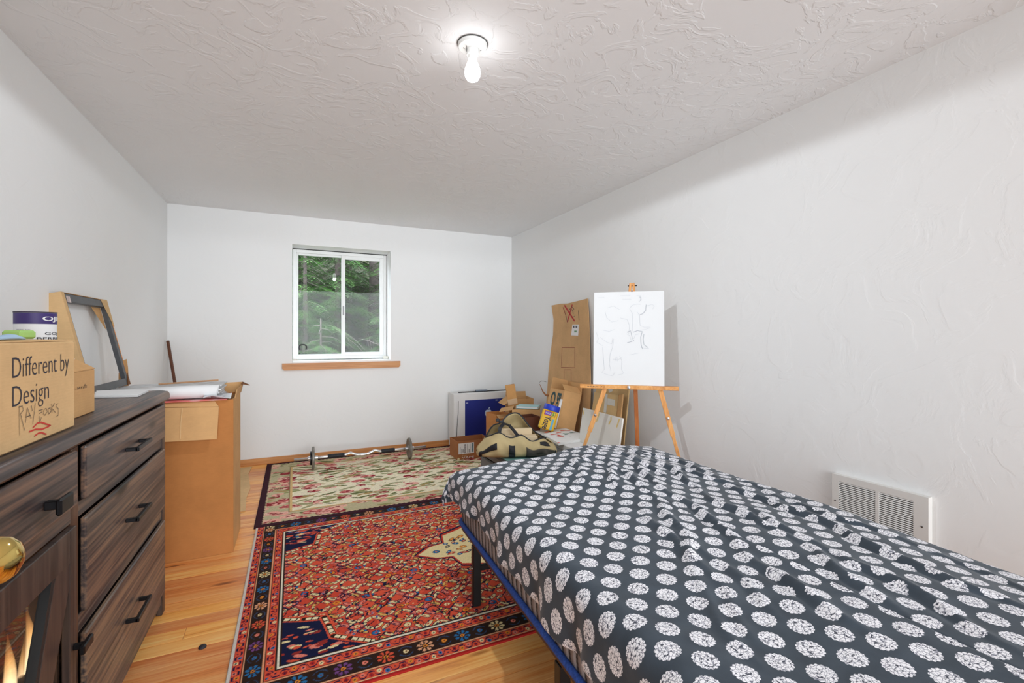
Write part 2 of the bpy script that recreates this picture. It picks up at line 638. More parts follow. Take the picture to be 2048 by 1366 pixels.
fl = MB().box(X0 - WT, X1 + WT, Y0 - WT, Y1 + WT, -0.20, -0.022).build('floor', plain('subfloor', (120, 90, 60)))
struct(fl, 'orange pine floor of narrow boards running parallel to the window wall', 'floor')
PW = 0.083
row = 0
y = Y1 - PW
_pc = {}
while y > Y0 - PW:
    x = X0 - random.uniform(0.0, 1.2)
    while x < X1:
        L = random.choice((1.1, 1.5, 1.9, 2.3))
        a, b = max(x, X0), min(x + L, X1)
        if b - a > 0.05:
            key = round(b - a, 3)
            if key not in _pc:
                mb = MB().box(-key / 2 + 0.0006, key / 2 - 0.0006, 0.0006, PW - 0.0006, -0.02, 0.0, 0.0012)
                o = mb.build('plank', M_FLOOR, fl, local=True)
                _pc[key] = o.data
            else:
                o = bpy.data.objects.new('plank', _pc[key]); COL.objects.link(o); o.parent = fl
            o.location = ((a + b) / 2, max(y, Y0 - 0.08), 0.0)
        x += L
    y -= PW
    row += 1

ce = MB().box(X0 - WT, X1 + WT, Y0 - WT, Y1 + WT, H, H + 0.15).build('ceiling', M_CEIL)
struct(ce, 'white textured plaster ceiling', 'ceiling')
wl = MB().box(X0 - WT, X0, Y0 - WT, Y1 + WT, 0, H).build('wall_left', M_WALL)
struct(wl, 'plain white plaster wall behind the dark wooden dresser', 'wall')
wr = MB().box(X1, X1 + WT, Y0 - WT, Y1 + WT, 0, H).build('wall_right', M_WALL)
struct(wr, 'plain white plaster wall with the heater grille', 'wall')
wf = MB().box(X0, X1, Y0 - WT, Y0, 0, H).build('wall_front', M_WALL)
struct(wf, 'plain white wall facing the window wall', 'wall')
# post that carries the open door
wp = MB().box(-0.475, -0.40, 0.0, 0.098, 0, H, 0.003).build('trim_2', M_WHITE)
struct(wp, 'white door post carrying the open door', 'door post')

# window wall with its opening
WX0, WX1, WZ0, WZ1 = -0.016, 0.948, 0.968, 2.159
mb = MB()
mb.box(X0, WX0, Y1, Y1 + WT, 0, H)
mb.box(WX1, X1, Y1, Y1 + WT, 0, H)
mb.box(WX0, WX1, Y1, Y1 + WT, 0, WZ0)
mb.box(WX0, WX1, Y1, Y1 + WT, WZ1, H)
wbk = mb.build('wall_back', M_WALL)
struct(wbk, 'white plaster wall around the deep set window', 'wall')

for nm, args, lab in (('baseboard_back', (X0, X1, Y1 - 0.014, Y1, 0, 0.062), 'orange wood baseboard along the foot of the window wall'),
                      ('baseboard_left', (X0, X0 + 0.014, 0.06, Y1 - 0.014, 0, 0.062), 'orange wood baseboard along the wall behind the dresser'),
                      ('baseboard_right', (X1 - 0.014, X1, Y0, Y1 - 0.014, 0, 0.062), 'orange wood baseboard along the wall behind the bed')):
    struct(MB().box(*args, 0.003).build(nm, M_TRIMW), lab, 'baseboard')

# ------------------------------------------------------------------ sliding window
FY = Y1 + 0.235
win = thing('window_1', ((WX0 + WX1) / 2, FY, WZ0), 'white vinyl sliding window with two panes looking onto fir trees', 'window', kind='structure')


def frame4(x0, x1, z0, z1, y0, y1, w, b=0.003):
    m = MB()
    m.box(x0, x0 + w, y0, y1, z0, z1, b); m.box(x1 - w, x1, y0, y1, z0, z1, b)
    m.box(x0 + w, x1 - w, y0, y1, z0, z0 + w, b); m.box(x0 + w, x1 - w, y0, y1, z1 - w, z1, b)
    return m


XM = 0.485
frame4(WX0 + 0.004, WX1 - 0.004, WZ0 + 0.028, WZ1 - 0.01, FY, FY + 0.06, 0.034).build('window_frame', M_WHITE, win)
MB().box(WX0 + 0.001, WX1 - 0.001, FY + 0.01, FY + 0.05, WZ1 - 0.0105, WZ1 - 0.001).build('shim_gap', plain('dark_gap', (40, 38, 36)), win)
ls = frame4(WX0 + 0.036, XM + 0.012, WZ0 + 0.060, WZ1 - 0.042, FY + 0.028, FY + 0.052, 0.022).build('fixed_sash', M_WHITE, win)
rs = frame4(XM - 0.020, WX1 - 0.036, WZ0 + 0.060, WZ1 - 0.042, FY + 0.004, FY + 0.027, 0.040).build('sliding_sash', M_WHITE, win)
M_GLASS = glass('window_glass', 1.21)
lp = MB().box(WX0 + 0.050, XM, FY + 0.038, FY + 0.042, WZ0 + 0.075, WZ1 - 0.058).build('pane', M_GLASS, ls)
MB().box(XM + 0.012, WX1 - 0.068, FY + 0.013, FY + 0.017, WZ0 + 0.092, WZ1 - 0.075).build('pane', M_GLASS, rs)
MB().box(XM - 0.006, XM + 0.008, FY - 0.008, FY + 0.005, 1.47, 1.57, 0.003).build('latch', plain('grey_latch', (150, 150, 150), 0.4), rs)
# small horseshoe shaped decal in the corner of the fixed pane
mk = MB()
cx, cz, yy = 0.085, WZ0 + 0.155, FY + 0.0375
mk.stroke([(cx + 0.036 * math.cos(a), yy, cz + 0.032 * math.sin(a)) for a in [math.radians(k) for k in range(-50, 231, 14)]], (0, -1, 0), 0.013, 0.0)
for k in (-0.03, 0.0, 0.03):
    mk.box(cx + k - 0.007, cx + k + 0.007, yy - 0.0006, yy, cz - 0.068, cz - 0.058)
mk.build('pane_decal', plain('decal_black', (30, 28, 30)), lp)
MB().box(WX0 - 0.0, WX0 + 0.06, FY - 0.05, FY - 0.02, WZ0 + 0.024, WZ0 + 0.028).build('shim', M_TRIMW, win)
MB().box(WX1 - 0.055, WX1 - 0.004, FY - 0.12, FY - 0.09, WZ0 + 0.024, WZ0 + 0.055).build('shim', plain('shim_white', (222, 218, 205)), win)
tr = MB().box(WX0 + 0.001, WX1 - 0.001, Y1 + 0.0, FY + 0.06, WZ0, WZ0 + 0.022, 0.002).build('sill_board', M_WHITE, win)
# pine apron under the window, lower corners cut off
mb = MB()
xa, xb, za, zb = -0.105, 1.045, 0.906, 0.972
mb.plate([(xa, Y1 - 0.035, zb), (xb, Y1 - 0.035, zb), (xb, Y1 - 0.035, za + 0.018), (xb - 0.018, Y1 - 0.035, za), (xa + 0.018, Y1 - 0.035, za), (xa, Y1 - 0.035, za + 0.018)],
         (0, 1, 0), 0.035)
ap = mb.build('trim_1', M_TRIMW, at=((xa + xb) / 2, Y1 - 0.018, za))
struct(ap, 'pine wood sill board with clipped corners under the window', 'sill')

# made-up frame put round the added fill light behind the camera
fill_frame_o = frame4(-0.70, 2.36, 0.02, 2.42, Y0, Y0 + 0.012, 0.045).build('fill_light_frame', M_WHITE)
struct(fill_frame_o, 'white frame round the added fill light on the wall facing the sliding window', 'window')

# ------------------------------------------------------------------ bare bulb lamp
LX, LY = 0.662, 1.80
lamp = thing('ceiling_light', (LX, LY, H), 'bare lit bulb in a round white porcelain holder on the ceiling', 'ceiling light')
M_PORC = plain('porcelain', (225, 225, 222), 0.25, var=0.02)
T = Matrix.Translation((LX, LY, H))
smooth_angle(MB().lathe([(0.060, 0.0), (0.060, -0.012), (0.056, -0.018), (0.040, -0.021), (0.026, -0.026), (0.0255, -0.044), (0.023, -0.048)], 36, T).build('lamp_base', M_PORC, lamp), 35)
smooth_angle(MB().lathe([(0.0625, 0.0), (0.0625, -0.004), (0.060, -0.004)], 36, T).build('rim_ring', plain('dark_rim', (70, 70, 68)), lamp), 35)
smooth_angle(MB().lathe([(0.017, -0.046), (0.0175, -0.060), (0.016, -0.064)], 24, T).build('bulb_collar', M_PORC, lamp), 35)
bl = MB().lathe([(0.0155, -0.060), (0.017, -0.068), (0.021, -0.080), (0.0275, -0.094), (0.0315, -0.108), (0.0325, -0.120),
                 (0.0300, -0.134), (0.0235, -0.146), (0.0125, -0.153), (0.002, -0.1555)], 28, T)
bl.build('bulb', glow('bulb_glow', (252, 253, 255), BULB_STRENGTH), lamp, smooth=True)
sp_d = bpy.data.lights.new('bulb_light', 'SPOT')
sp_d.energy = BULB_WATTS; sp_d.color = (0.87, 0.94, 1.0)
sp_d.spot_size = math.radians(180); sp_d.spot_blend = 0.06; sp_d.shadow_soft_size = 0.03
sp_o = bpy.data.objects.new('bulb_light', sp_d); COL.objects.link(sp_o)
sp_o.parent = lamp; sp_o.location = (0, 0, -0.165)
st = MB().box(LX + 0.010, LX + 0.034, LY + 0.018, LY + 0.034, H - 0.0225, H - 0.019)
st.build('sticker', plain('grey_sticker', (120, 122, 128)), lamp)
for sx, sy in ((-0.034, 0.006), (0.032, -0.008)):
    MB().lathe([(0.0035, -0.0215), (0.0035, -0.0235), (0.002, -0.0242)], 10, Matrix.Translation((LX + sx, LY + sy, H))).build('screw', plain('steel', (130, 130, 130), 0.3, 0.9), lamp)
MB().tube([(LX - 0.030, LY - 0.012, H - 0.02), (LX - 0.030, LY - 0.012, H - 0.045)], 0.002, 8).build('pull_chain', plain('steel', (130, 130, 130), 0.3, 0.9), lamp)

# ------------------------------------------------------------------ heater grille on the right wall
GY0, GY1, GZ0, GZ1, GX = 1.0146, 1.394, 0.325, 0.579, X1 - 0.028
gr = thing('wall_heater_grille', (X1, (GY0 + GY1) / 2, GZ0), 'white metal wall heater grille with rows of narrow slots beside the bed', 'vent')
M_GRW = plain('grille_white', (228, 226, 222), 0.4, var=0.02)
ya, ym0, ym1, yb = GY0 + 0.052, GY0 + 0.180, GY0 + 0.194, GY1 - 0.030
za, zb = GZ0 + 0.035, GZ1 - 0.030
mb = MB()
mb.box(GX, GX + 0.003, GY0, ya, GZ0, GZ1); mb.box(GX, GX + 0.003, yb, GY1, GZ0, GZ1); mb.box(GX, GX + 0.003, ym0, ym1, za, zb)
mb.box(GX, GX + 0.003, ya, yb, GZ0, za); mb.box(GX, GX + 0.003, ya, yb, zb, GZ1)
mb.box(GX + 0.003, X1, GY0, GY0 + 0.003, GZ0, GZ1); mb.box(GX + 0.003, X1, GY1 - 0.003, GY1, GZ0, GZ1)
mb.box(GX + 0.003, X1, GY0 + 0.003, GY1 - 0.003, GZ1 - 0.003, GZ1); mb.box(GX + 0.003, X1, GY0 + 0.003, GY1 - 0.003, GZ0, GZ0 + 0.003)
mb.build('grille_frame', M_GRW, gr)
MB().box(X1 - 0.004, X1 - 0.001, GY0 + 0.004, GY1 - 0.004, GZ0 + 0.004, GZ1 - 0.004).build('duct_back', plain('duct_black', (9, 8, 8)), gr)
NS = 22
for (p, q) in ((ya, ym0), (ym1, yb)):
    me = None
    for k in range(NS):
        z = za + (zb - za) * (k + 0.5) / NS
        if me is None:
            o = MB().obox((0, 0, 0), (0.0010, 0, -0.0006), (0, (q - p) / 2, 0), (0.0013, 0, 0.0021)).build('slat', M_GRW, gr, local=True)
            me = o.data
        else:
            o = bpy.data.objects.new('slat', me); COL.objects.link(o); o.parent = gr
        o.location = Vector((GX + 0.003, (p + q) / 2, z)) - Vector((X1, (GY0 + GY1) / 2, GZ0))
for yy_ in (GY0 + 0.022, GY1 - 0.014):
    MB().lathe([(0.004, 0.0), (0.004, 0.0015), (0.002, 0.0025)], 12, Matrix.Translation((GX, yy_, (GZ0 + GZ1) / 2)) @ Matrix.Rotation(-math.pi / 2, 4, 'Y')).build('screw', plain('steel', (130, 130, 130), 0.3, 0.9), gr)

# ------------------------------------------------------------------ open door with brass knob
dr = thing('door_1', (-0.415, 0.10, 0.0), 'open white door with a round brass knob in front of the dresser', 'door', kind='structure')
mb = MB().box(-0.435, -0.397, 0.10, 0.86, 0.012, 2.03, 0.002)
mb.build('door_leaf', plain('door_paint', (232, 231, 228), 0.45, var=0.02), dr)
for (a, b) in ((0.16, 0.78), (0.92, 1.92)):
    mm = MB()
    for (p, q) in ((0.19, 0.44), (0.52, 0.77)):
        mm.box(-0.397, -0.392, p, q, a, b, 0.002)
    mm.build('door_panel', plain('door_paint', (232, 231, 228), 0.45, var=0.02), dr)
M_BRASS = plain('polished_brass', (214, 186, 110), 0.08, 1.0, var=0.03)
KM = Matrix.Translation((-0.397, 0.800, 0.963)) @ Matrix.Rotation(math.pi / 2, 4, 'Y')
kn = MB().lathe([(0.031, 0.0), (0.031, 0.004), (0.026, 0.009), (0.013, 0.012), (0.011, 0.030), (0.015, 0.036), (0.024, 0.043), (0.0285, 0.053),
                 (0.0290, 0.062), (0.0265, 0.072), (0.0190, 0.080), (0.0085, 0.0845), (0.001, 0.0855)], 40, KM)
kn.build('door_knob', M_BRASS, dr, smooth=True)
for z in (0.25, 1.05, 1.80):
    MB().tube([(-0.437, 0.098, z), (-0.437, 0.098, z + 0.09)], 0.006, 10).build('hinge', M_BRASS, dr)

# ------------------------------------------------------------------ outdoors: bank, firs, bare twigs
M_BARK = plain('bark', (84, 74, 70), 0.95, var=0.35, nscale=30, bumpd=0.01, bscale=40)
M_TWIG = plain('grey_twig', (126, 116, 110), 0.95, var=0.2, nscale=20)
M_EARTH = plain('forest_floor', (58, 58, 40), 1.0, var=0.4, nscale=5, bumpd=0.03, bscale=8)


def leafmat(name, c0, c1):
    m, nt, b = nmat(name)
    oi = mapped(nt)
    n = nd(nt, 'ShaderNodeTexNoise', i_Scale=2.6, i_Detail=4.0)
    nt.links.new(oi.outputs[0], n.inputs['Vector'])
    r = ramp(nt, n.outputs['Fac'], [(0.36, lin(*c0)), (0.66, lin(*c1))])
    nt.links.new(r.outputs[0], b.inputs['Base Color'])
    b.inputs['Roughness'].default_value = 0.6
    b.inputs['Specular IOR Level'].default_value = 0.2
    return m


M_NEEDLE = leafmat('fir_needles', (38, 66, 40), (126, 172, 96))
gx = np.linspace(-9, 11, 61); gy = np.linspace(Y1 + WT + 0.02, 15, 41)
GXm, GYm = np.meshgrid(gx, gy)
GZm = np.clip((GYm - 7.6) * 0.85, 0, 7) - 0.5 + 0.22 * np.sin(GXm * 1.7 + GYm) * np.cos(GYm * 1.3) * np.clip((GYm - 6.5), 0, 1)
bank = MB().grid(np.stack([GXm, GYm, GZm], -1)).build('hillside', M_EARTH, smooth=True)
struct(bank, 'wooded hillside rising outside the window', 'hillside')


def bough_tris(L, rng):
    """one fir bough along +x: pairs of drooping twigs set with flat needle sprays"""
    vs = []; fs = []

    def leaf(p, d, side, ln, w):
        o = len(vs)
        d = d / np.linalg.norm(d)
        vs.extend([p, p + d * ln * 0.45 + side * w, p + d * ln, p + d * ln * 0.45 - side * w])
        fs.append((o, o + 1, o + 2, o + 3))
    n = int(L / 0.075)
    for k in range(n):
        x = (k + 0.6) / n
        base = np.array([x * L, 0, -0.30 * L * x * x])
        tl = (0.10 + 0.34 * L * (1 - x)) * rng.uniform(0.8, 1.15)
        for sg in (-1, 1):
            dirn = np.array([0.62, sg * 0.78, -0.14 + rng.uniform(-0.1, 0.06)])
            dirn /= np.linalg.norm(dirn)
            m = max(3, int(tl / 0.028))
            for j in range(m):
                t = (j + 0.3) / m
                p = base + dirn * tl * t + np.array([0, 0, -0.22 * tl * t * t])
                for s2 in (-1, 1):
                    side = np.cross(dirn, [0, 0, 1.0]) * s2
                    dd = dirn * 0.75 + side * 0.8 + np.array([0, 0, rng.uniform(-0.15, 0.25)])
                    leaf(p, dd, np.cross(dd, [0, 0, 1.0]) / np.linalg.norm(np.cross(dd, [0, 0, 1.0])), rng.uniform(0.055, 0.095), 0.012)
    return np.array(vs), np.array(fs)


BOUGHS = [bough_tris(L, RNG) for L in (0.55, 0.8, 1.05, 1.3)]


def fir_meshes(h, rad, nb, rng):
    V = []; F = []; o = 0
    tw = MB()
    for k in range(nb):
        f = (k + 0.5) / nb
        z = 0.06 * h + f * 0.9 * h
        want = rad * (1 - f * 0.75) * rng.uniform(0.75, 1.1)
        bv, bf = BOUGHS[int(np.argmin([abs(L - want) for L in (0.55, 0.8, 1.05, 1.3)]))]
        s = want / max(bv[:, 0].max(), 0.1)
        az = k * 2.399 + rng.uniform(-0.4, 0.4); el = rng.uniform(-0.25, 0.12)
        c, sn = math.cos(az), math.sin(az); ce_, se = math.cos(el), math.sin(el)
        p = bv * s
        x = p[:, 0] * ce_ - p[:, 2] * se; zz = p[:, 0] * se + p[:, 2] * ce_
        V.append(np.stack([x * c - p[:, 1] * sn, x * sn + p[:, 1] * c, zz + z], -1)); F.append(bf + o); o += len(bv)
        e = V[-1][-1]
        tw.tube([(0, 0, z), tuple((np.array([0, 0, z]) * 0.45 + e * 0.55) + np.array([0, 0, 0.04])), tuple(e)], [0.010, 0.006, 0.002], 5)
    return np.concatenate(V), np.concatenate(F), tw


def np_mesh(name, V, F, mat):
    me = bpy.data.meshes.new(name)
    me.vertices.add(len(V)); me.vertices.foreach_set('co', V.ravel())
    me.loops.add(F.size); me.loops.foreach_set('vertex_index', F.ravel().astype(np.int32))
    me.polygons.add(len(F)); me.polygons.foreach_set('loop_start', np.arange(0, F.size, F.shape[1], dtype=np.int32))
    me.update(); me.validate(); me.materials.append(mat)
    return me


_firs = []
for h, rad, nb in ((3.6, 1.3, 64), (4.6, 1.35, 84), (2.2, 1.0, 50)):
    V, F, tw = fir_meshes(h, rad, nb, RNG)
    tr_ = MB().tube([(0, 0, 0), (0.02, 0.01, h * 0.5), (0, 0, h)], [0.06 * h / 4, 0.040 * h / 4, 0.010], 10)
    tr_.add(tw.v, tw.f)
    me_t = bpy.data.meshes.new('trunk'); me_t.from_pydata([tuple(p) for p in tr_.v], [], tr_.f); me_t.materials.append(M_BARK)
    _firs.append((np_mesh('needles', V, F, M_NEEDLE), me_t))
FIRS = [(0.15, 8.1, 0.0, 0, 0.4), (1.35, 7.9, 0.1, 2, 1.9), (0.75, 9.2, 0.6, 1, 2.2), (1.75, 9.0, 0.5, 0, 4.0), (-0.55, 9.2, 0.6, 1, 5.1), (-0.75, 7.7, 0.0, 2, 3.0),
        (0.35, 7.3, -0.45, 2, 4.4), (1.05, 10.3, 1.6, 1, 3.3), (2.0, 10.4, 1.6, 0, 1.0), (0.1, 10.4, 1.5, 0, 2.0)]
for (x, y, z, k, az) in FIRS:
    r = thing('fir_tree', (x, y, z - 0.25), ('middling green fir tree on the hillside outside the window', 'tall slender green fir tree high on the hillside outside', 'low bushy young fir growing close outside the window')[k], 'tree', az, 'fir trees outside the window')
    for nm, me in zip(('needles', 'trunk'), _firs[k]):
        o = bpy.data.objects.new(nm, me); COL.objects.link(o); o.parent = r
        if nm == 'needles': o['kind'] = 'stuff'
# tall bare trunk
mb = MB().tube([(1.42, 9.55, 0.6), (1.46, 9.5, 2.2), (1.44, 9.55, 5.5)], [0.14, 0.12, 0.09], 14)
o = mb.build('bare_trunk', M_BARK, at=(1.42, 9.55, 0.6), smooth=True)
tag(o, 'tall bare grey tree trunk standing among the firs outside', 'tree')
# dead brushwood
for (x, y, z, nt_) in ((0.25, 7.5, -0.3, 26), (0.95, 7.5, -0.2, 26), (1.5, 8.4, 0.4, 22)):
    mb = MB()
    for k in range(nt_):
        a = random.uniform(0, 6.28); e = random.uniform(0.5, 1.3); L = random.uniform(0.9, 1.9)
        d = Vector((math.cos(a) * math.cos(e), math.sin(a) * math.cos(e), math.sin(e)))
        b0 = Vector((x + random.uniform(-0.3, 0.3), y + random.uniform(-0.2, 0.2), z))
        pts = [b0 + d * L * t + Vector((math.cos(a + 1), math.sin(a + 1), -0.8)) * (0.28 * t * t * L) for t in (0, 0.33, 0.66, 1)]
        mb.tube(pts, [0.009, 0.007, 0.005, 0.002], 5)
        for q in range(3):
            t = random.uniform(0.3, 0.9); p = pts[0].lerp(pts[3], t); dd = (d + Vector((random.uniform(-1, 1), random.uniform(-1, 1), random.uniform(-0.3, 0.6)))).normalized()
            mb.tube([p, p + dd * 0.18, p + dd * 0.34 + Vector((0, 0, -0.03))], [0.004, 0.003, 0.0012], 4)
    o = mb.build('brushwood', M_TWIG, at=(x, y, z))
    tag(o, 'tangle of bare grey brushwood below the firs outside', 'shrub', 'brushwood outside the window')

# ================================================================== dresser with fireplace door
DT = 0.998                                   # top of the dresser
DX = -0.535                                  # face frame plane
DB = -1.005                                  # back
DY0, DY1 = 0.93, 2.585
M_DRES = wood('dresser_stain', (34, 31, 32), (74, 66, 64), (136, 110, 88), 'Y', 0.8, 0.38, rand=True, grainy=1.9)
M_DRESZ = wood('dresser_stain_upright', (40, 33, 31), (66, 55, 50), (100, 82, 70), 'Z', 0.8, 0.42, rand=True, grainy=1.3)
M_IRON = plain('black_iron', (30, 30, 33), 0.38, 0.6, var=0.05)
dres = thing('dresser', ((DX + DB) / 2, (DY0 + DY1) / 2, 0), 'dark stained wooden dresser with black pulls and a fireplace door', 'dresser')
# worktop with rounded front corner
mb = MB()
r = 0.045
xf, xb_ = -0.508, DB
out = [(xb_, DY0 - 0.02), (xf, DY0 - 0.02)]
for k in range(7):
    a = k / 6 * math.pi / 2
    out.append((xf - r + r * math.cos(a), DY1 + 0.022 - r + r * math.sin(a)))
out.append((xb_, DY1 + 0.022))


def ring(ins, z):
    c = Vector(((xf + xb_) / 2, (DY0 + DY1) / 2))
    res = []
    for p in out:
        q = Vector(p)
        sx = 1 if q.x > c.x else 0; sy = 1 if q.y > c.y else -1
        res.append((q.x - ins * sx, q.y - ins * sy, z))
    return res


rings = [ring(0.012, DT - 0.044), ring(0.0, DT - 0.034), ring(0.0, DT - 0.016), ring(0.005, DT - 0.004), ring(0.016, DT)]
n = len(out); vs = [p for R_ in rings for p in R_]; fs = []
for i in range(len(rings) - 1):
    for k in range(n):
        k2 = (k + 1) % n
        fs.append((i * n + k, i * n + k2, (i + 1) * n + k2, (i + 1) * n + k))
fs.append(tuple(range(n - 1, -1, -1))); fs.append(tuple((len(rings) - 1) * n + k for k in range(n)))
mb.add(vs, fs)
smooth_angle(mb.build('worktop', M_DRES, dres), 50)
# carcass: ends, back, bottom
MB().box(DB, DX - 0.02, DY1 - 0.022, DY1 - 0.002, 0.05, DT - 0.044).build('end_panel', M_DRESZ, dres)
MB().box(DB, DX - 0.02, DY0, DY0 + 0.02, 0.05, DT - 0.044).build('end_panel', M_DRESZ, dres)
MB().box(DB, DB + 0.008, DY0 + 0.02, DY1 - 0.022, 0.05, DT - 0.044).build('back_panel', M_DRESZ, dres)
MB().box(DB + 0.008, DX - 0.02, DY0 + 0.02, DY1 - 0.022, 0.08, 0.10).build('bottom_panel', M_DRES, dres)
# corner posts
for (ya_, yb_) in ((DY1 - 0.045, DY1), (DY0, DY0 + 0.045)):
    MB().box(DX - 0.02, DX + 0.004, ya_, yb_, 0.0, DT - 0.044, 0.003).build('post', M_DRESZ, dres)
    MB().box(DB, DB + 0.045, ya_, yb_, 0.0, 0.05, 0.003).build('foot', M_DRESZ, dres)
# face frame
ff = lambda y0, y1, z0, z1: MB().box(DX - 0.02, DX, y0, y1, z0, z1, 0.0015)
YD0, YD1 = 1.612, 1.660                      # divider
ff(DY0 + 0.045, DY1 - 0.045, 0.944, DT - 0.044).build('top_rail', M_DRES, dres)
ff(YD0, YD1, 0.05, 0.944).build('divider', wood('divider_stain', (58, 40, 28), (92, 66, 46), (122, 90, 64), 'Z', 1.0, 0.45), dres)
ff(YD1, DY1 - 0.045, 0.748, 0.790).build('rail', M_DRES, dres)
ff(YD1, DY1 - 0.045, 0.430, 0.480).build('rail', M_DRES, dres)
ff(DY0 + 0.045, DY1 - 0.045, 0.05, 0.110).build('rail', M_DRES, dres)
ff(DY0 + 0.045, YD0, 0.748, 0.792).build('rail', M_DRES, dres)


def pull(par, y, z, L=0.16, knob=False):
    mb = MB()
    x = DX + 0.016
    if knob:
        mb.box(x, x + 0.030, y - 0.010, y + 0.010, z - 0.010, z + 0.010, 0.002)
        mb.box(x + 0.028, x + 0.040, y - 0.034, y + 0.034, z - 0.019, z + 0.019, 0.004)
    else:
        for s in (-1, 1):
            mb.box(x, x + 0.034, y + s * L / 2 - 0.008, y + s * L / 2 + 0.008, z - 0.006, z + 0.006, 0.0015)
        mb.box(x + 0.026, x + 0.038, y - L / 2 - 0.008, y + L / 2 + 0.008, z - 0.0075, z + 0.0075, 0.002)
    o = mb.build('handle', M_IRON, par)
    o['label'] = 'black iron handle'


for (z0, z1) in ((0.795, 0.940), (0.485, 0.744), (0.113, 0.427)):
    d = MB().box(DX + 0.001, DX + 0.016, YD1 + 0.004, DY1 - 0.049, z0, z1, 0.004).build('drawer', M_DRES, dres)
    pull(d, 2.075, z0 + (z1 - z0) * (0.42 if z1 > 0.8 else 0.5), 0.15)
d = MB().box(DX + 0.001, DX + 0.016, DY0 + 0.049, YD0 - 0.002, 0.796, 0.942, 0.004).build('drawer', M_DRES, dres)
pull(d, 1.430, 0.853, knob=True); pull(d, 1.14, 0.853, knob=True)
# glazed door with two braces running down to the middle of its foot
ya_, yb_, za_, zb_ = DY0 + 0.049, YD0 - 0.004, 0.113, 0.744
door = MB()
door.box(DX - 0.004, DX + 0.014, yb_ - 0.040, yb_, za_, zb_, 0.002)
door.box(DX - 0.004, DX + 0.014, ya_, ya_ + 0.040, za_, zb_, 0.002)
door.box(DX - 0.004, DX + 0.014, ya_ + 0.040, yb_ - 0.040, zb_ - 0.085, zb_, 0.002)
door.box(DX - 0.004, DX + 0.014, ya_ + 0.040, yb_ - 0.040, za_, za_ + 0.06, 0.002)
do = door.build('fireplace_door', M_DRESZ, dres)
yc = (ya_ + yb_) / 2
for (yt, s) in ((yb_ - 0.040, 1), (ya_ + 0.040, -1)):
    zt, zl = zb_ - 0.085, za_ + 0.06
    w = 0.075
    MB().plate([(DX - 0.002, yt, zt), (DX - 0.002, yt - s * w, zt), (DX - 0.002, yc, zl), (DX - 0.002, yc + s * 0.07, zl), (DX - 0.002, yt, zt - 0.06)], (1, 0, 0), 0.014).build('brace', M_DRESZ, do)
    MB().bar((DX + 0.001, yt - s * (w + 0.010), zt), (DX + 0.001, yc - s * 0.010, zl), 0.014, 0.020, (1, 0, 0)).build('glazing_bead', plain('black_bead', (34, 34, 34), 0.5), do)
MB().box(DX - 0.010, DX - 0.006, ya_ + 0.03, yb_ - 0.03, za_ + 0.05, zb_ - 0.08).build('glass', glass('fire_glass', 1.25, (0.85, 0.82, 0.80, 1)), do)
h_ = MB()
h_.box(DX + 0.014, DX + 0.040, yb_ - 0.026, yb_ - 0.012, 0.425, 0.439, 0.0015)
h_.box(DX + 0.034, DX + 0.046, yb_ - 0.050, yb_ + 0.012, 0.420, 0.444, 0.003)
h_.build('handle', M_IRON, do)['label'] = 'black iron handle'
# firebox behind the glass
fb = MB()
xi0, xi1 = -0.80, DX - 0.022
fb.box(xi0, xi0 + 0.01, ya_, yb_, za_ + 0.02, zb_); fb.box(xi0 + 0.01, xi1, ya_, ya_ + 0.01, za_ + 0.02, zb_)
fb.box(xi0 + 0.01, xi1, yb_ - 0.01, yb_, za_ + 0.02, zb_); fb.box(xi0 + 0.01, xi1, ya_ + 0.01, yb_ - 0.01, zb_ - 0.01, zb_)
fb.box(xi0 + 0.01, xi1, ya_ + 0.01, yb_ - 0.01, za_ + 0.02, za_ + 0.03)
fire = fb.build('firebox', plain('firebox_brown', (136, 112, 92), 0.7, var=0.2), dres)


def flamemat():
    m = bpy.data.materials.new('flame'); m.use_nodes = True
    nt = m.node_tree
    nt.nodes.remove(nt.nodes['Principled BSDF'])
    tc = nt.nodes.new('ShaderNodeTexCoord')
    sp = nt.nodes.new('ShaderNodeSeparateXYZ')
    nt.links.new(tc.outputs['Generated'], sp.inputs[0])
    r = ramp(nt, sp.outputs[2], [(0.2, lin(255, 236, 196)), (0.6, lin(255, 196, 120)), (1.0, lin(214, 120, 50))])
    st_ = ramp(nt, sp.outputs[2], [(0.0, (0.15, 0.15, 0.15, 1)), (0.3, (1, 1, 1, 1)), (1.0, (0.25, 0.25, 0.25, 1))])
    mu = nd(nt, 'ShaderNodeMath', operation='MULTIPLY'); nt.links.new(st_.outputs[0], mu.inputs[0]); mu.inputs[1].default_value = 75.0
    em = nd(nt, 'ShaderNodeEmission')
    nt.links.new(r.outputs[0], em.inputs['Color']); nt.links.new(mu.outputs[0], em.inputs['Strength'])
    nt.links.new(em.outputs[0], nt.nodes['Material Output'].inputs['Volume'])
    return m


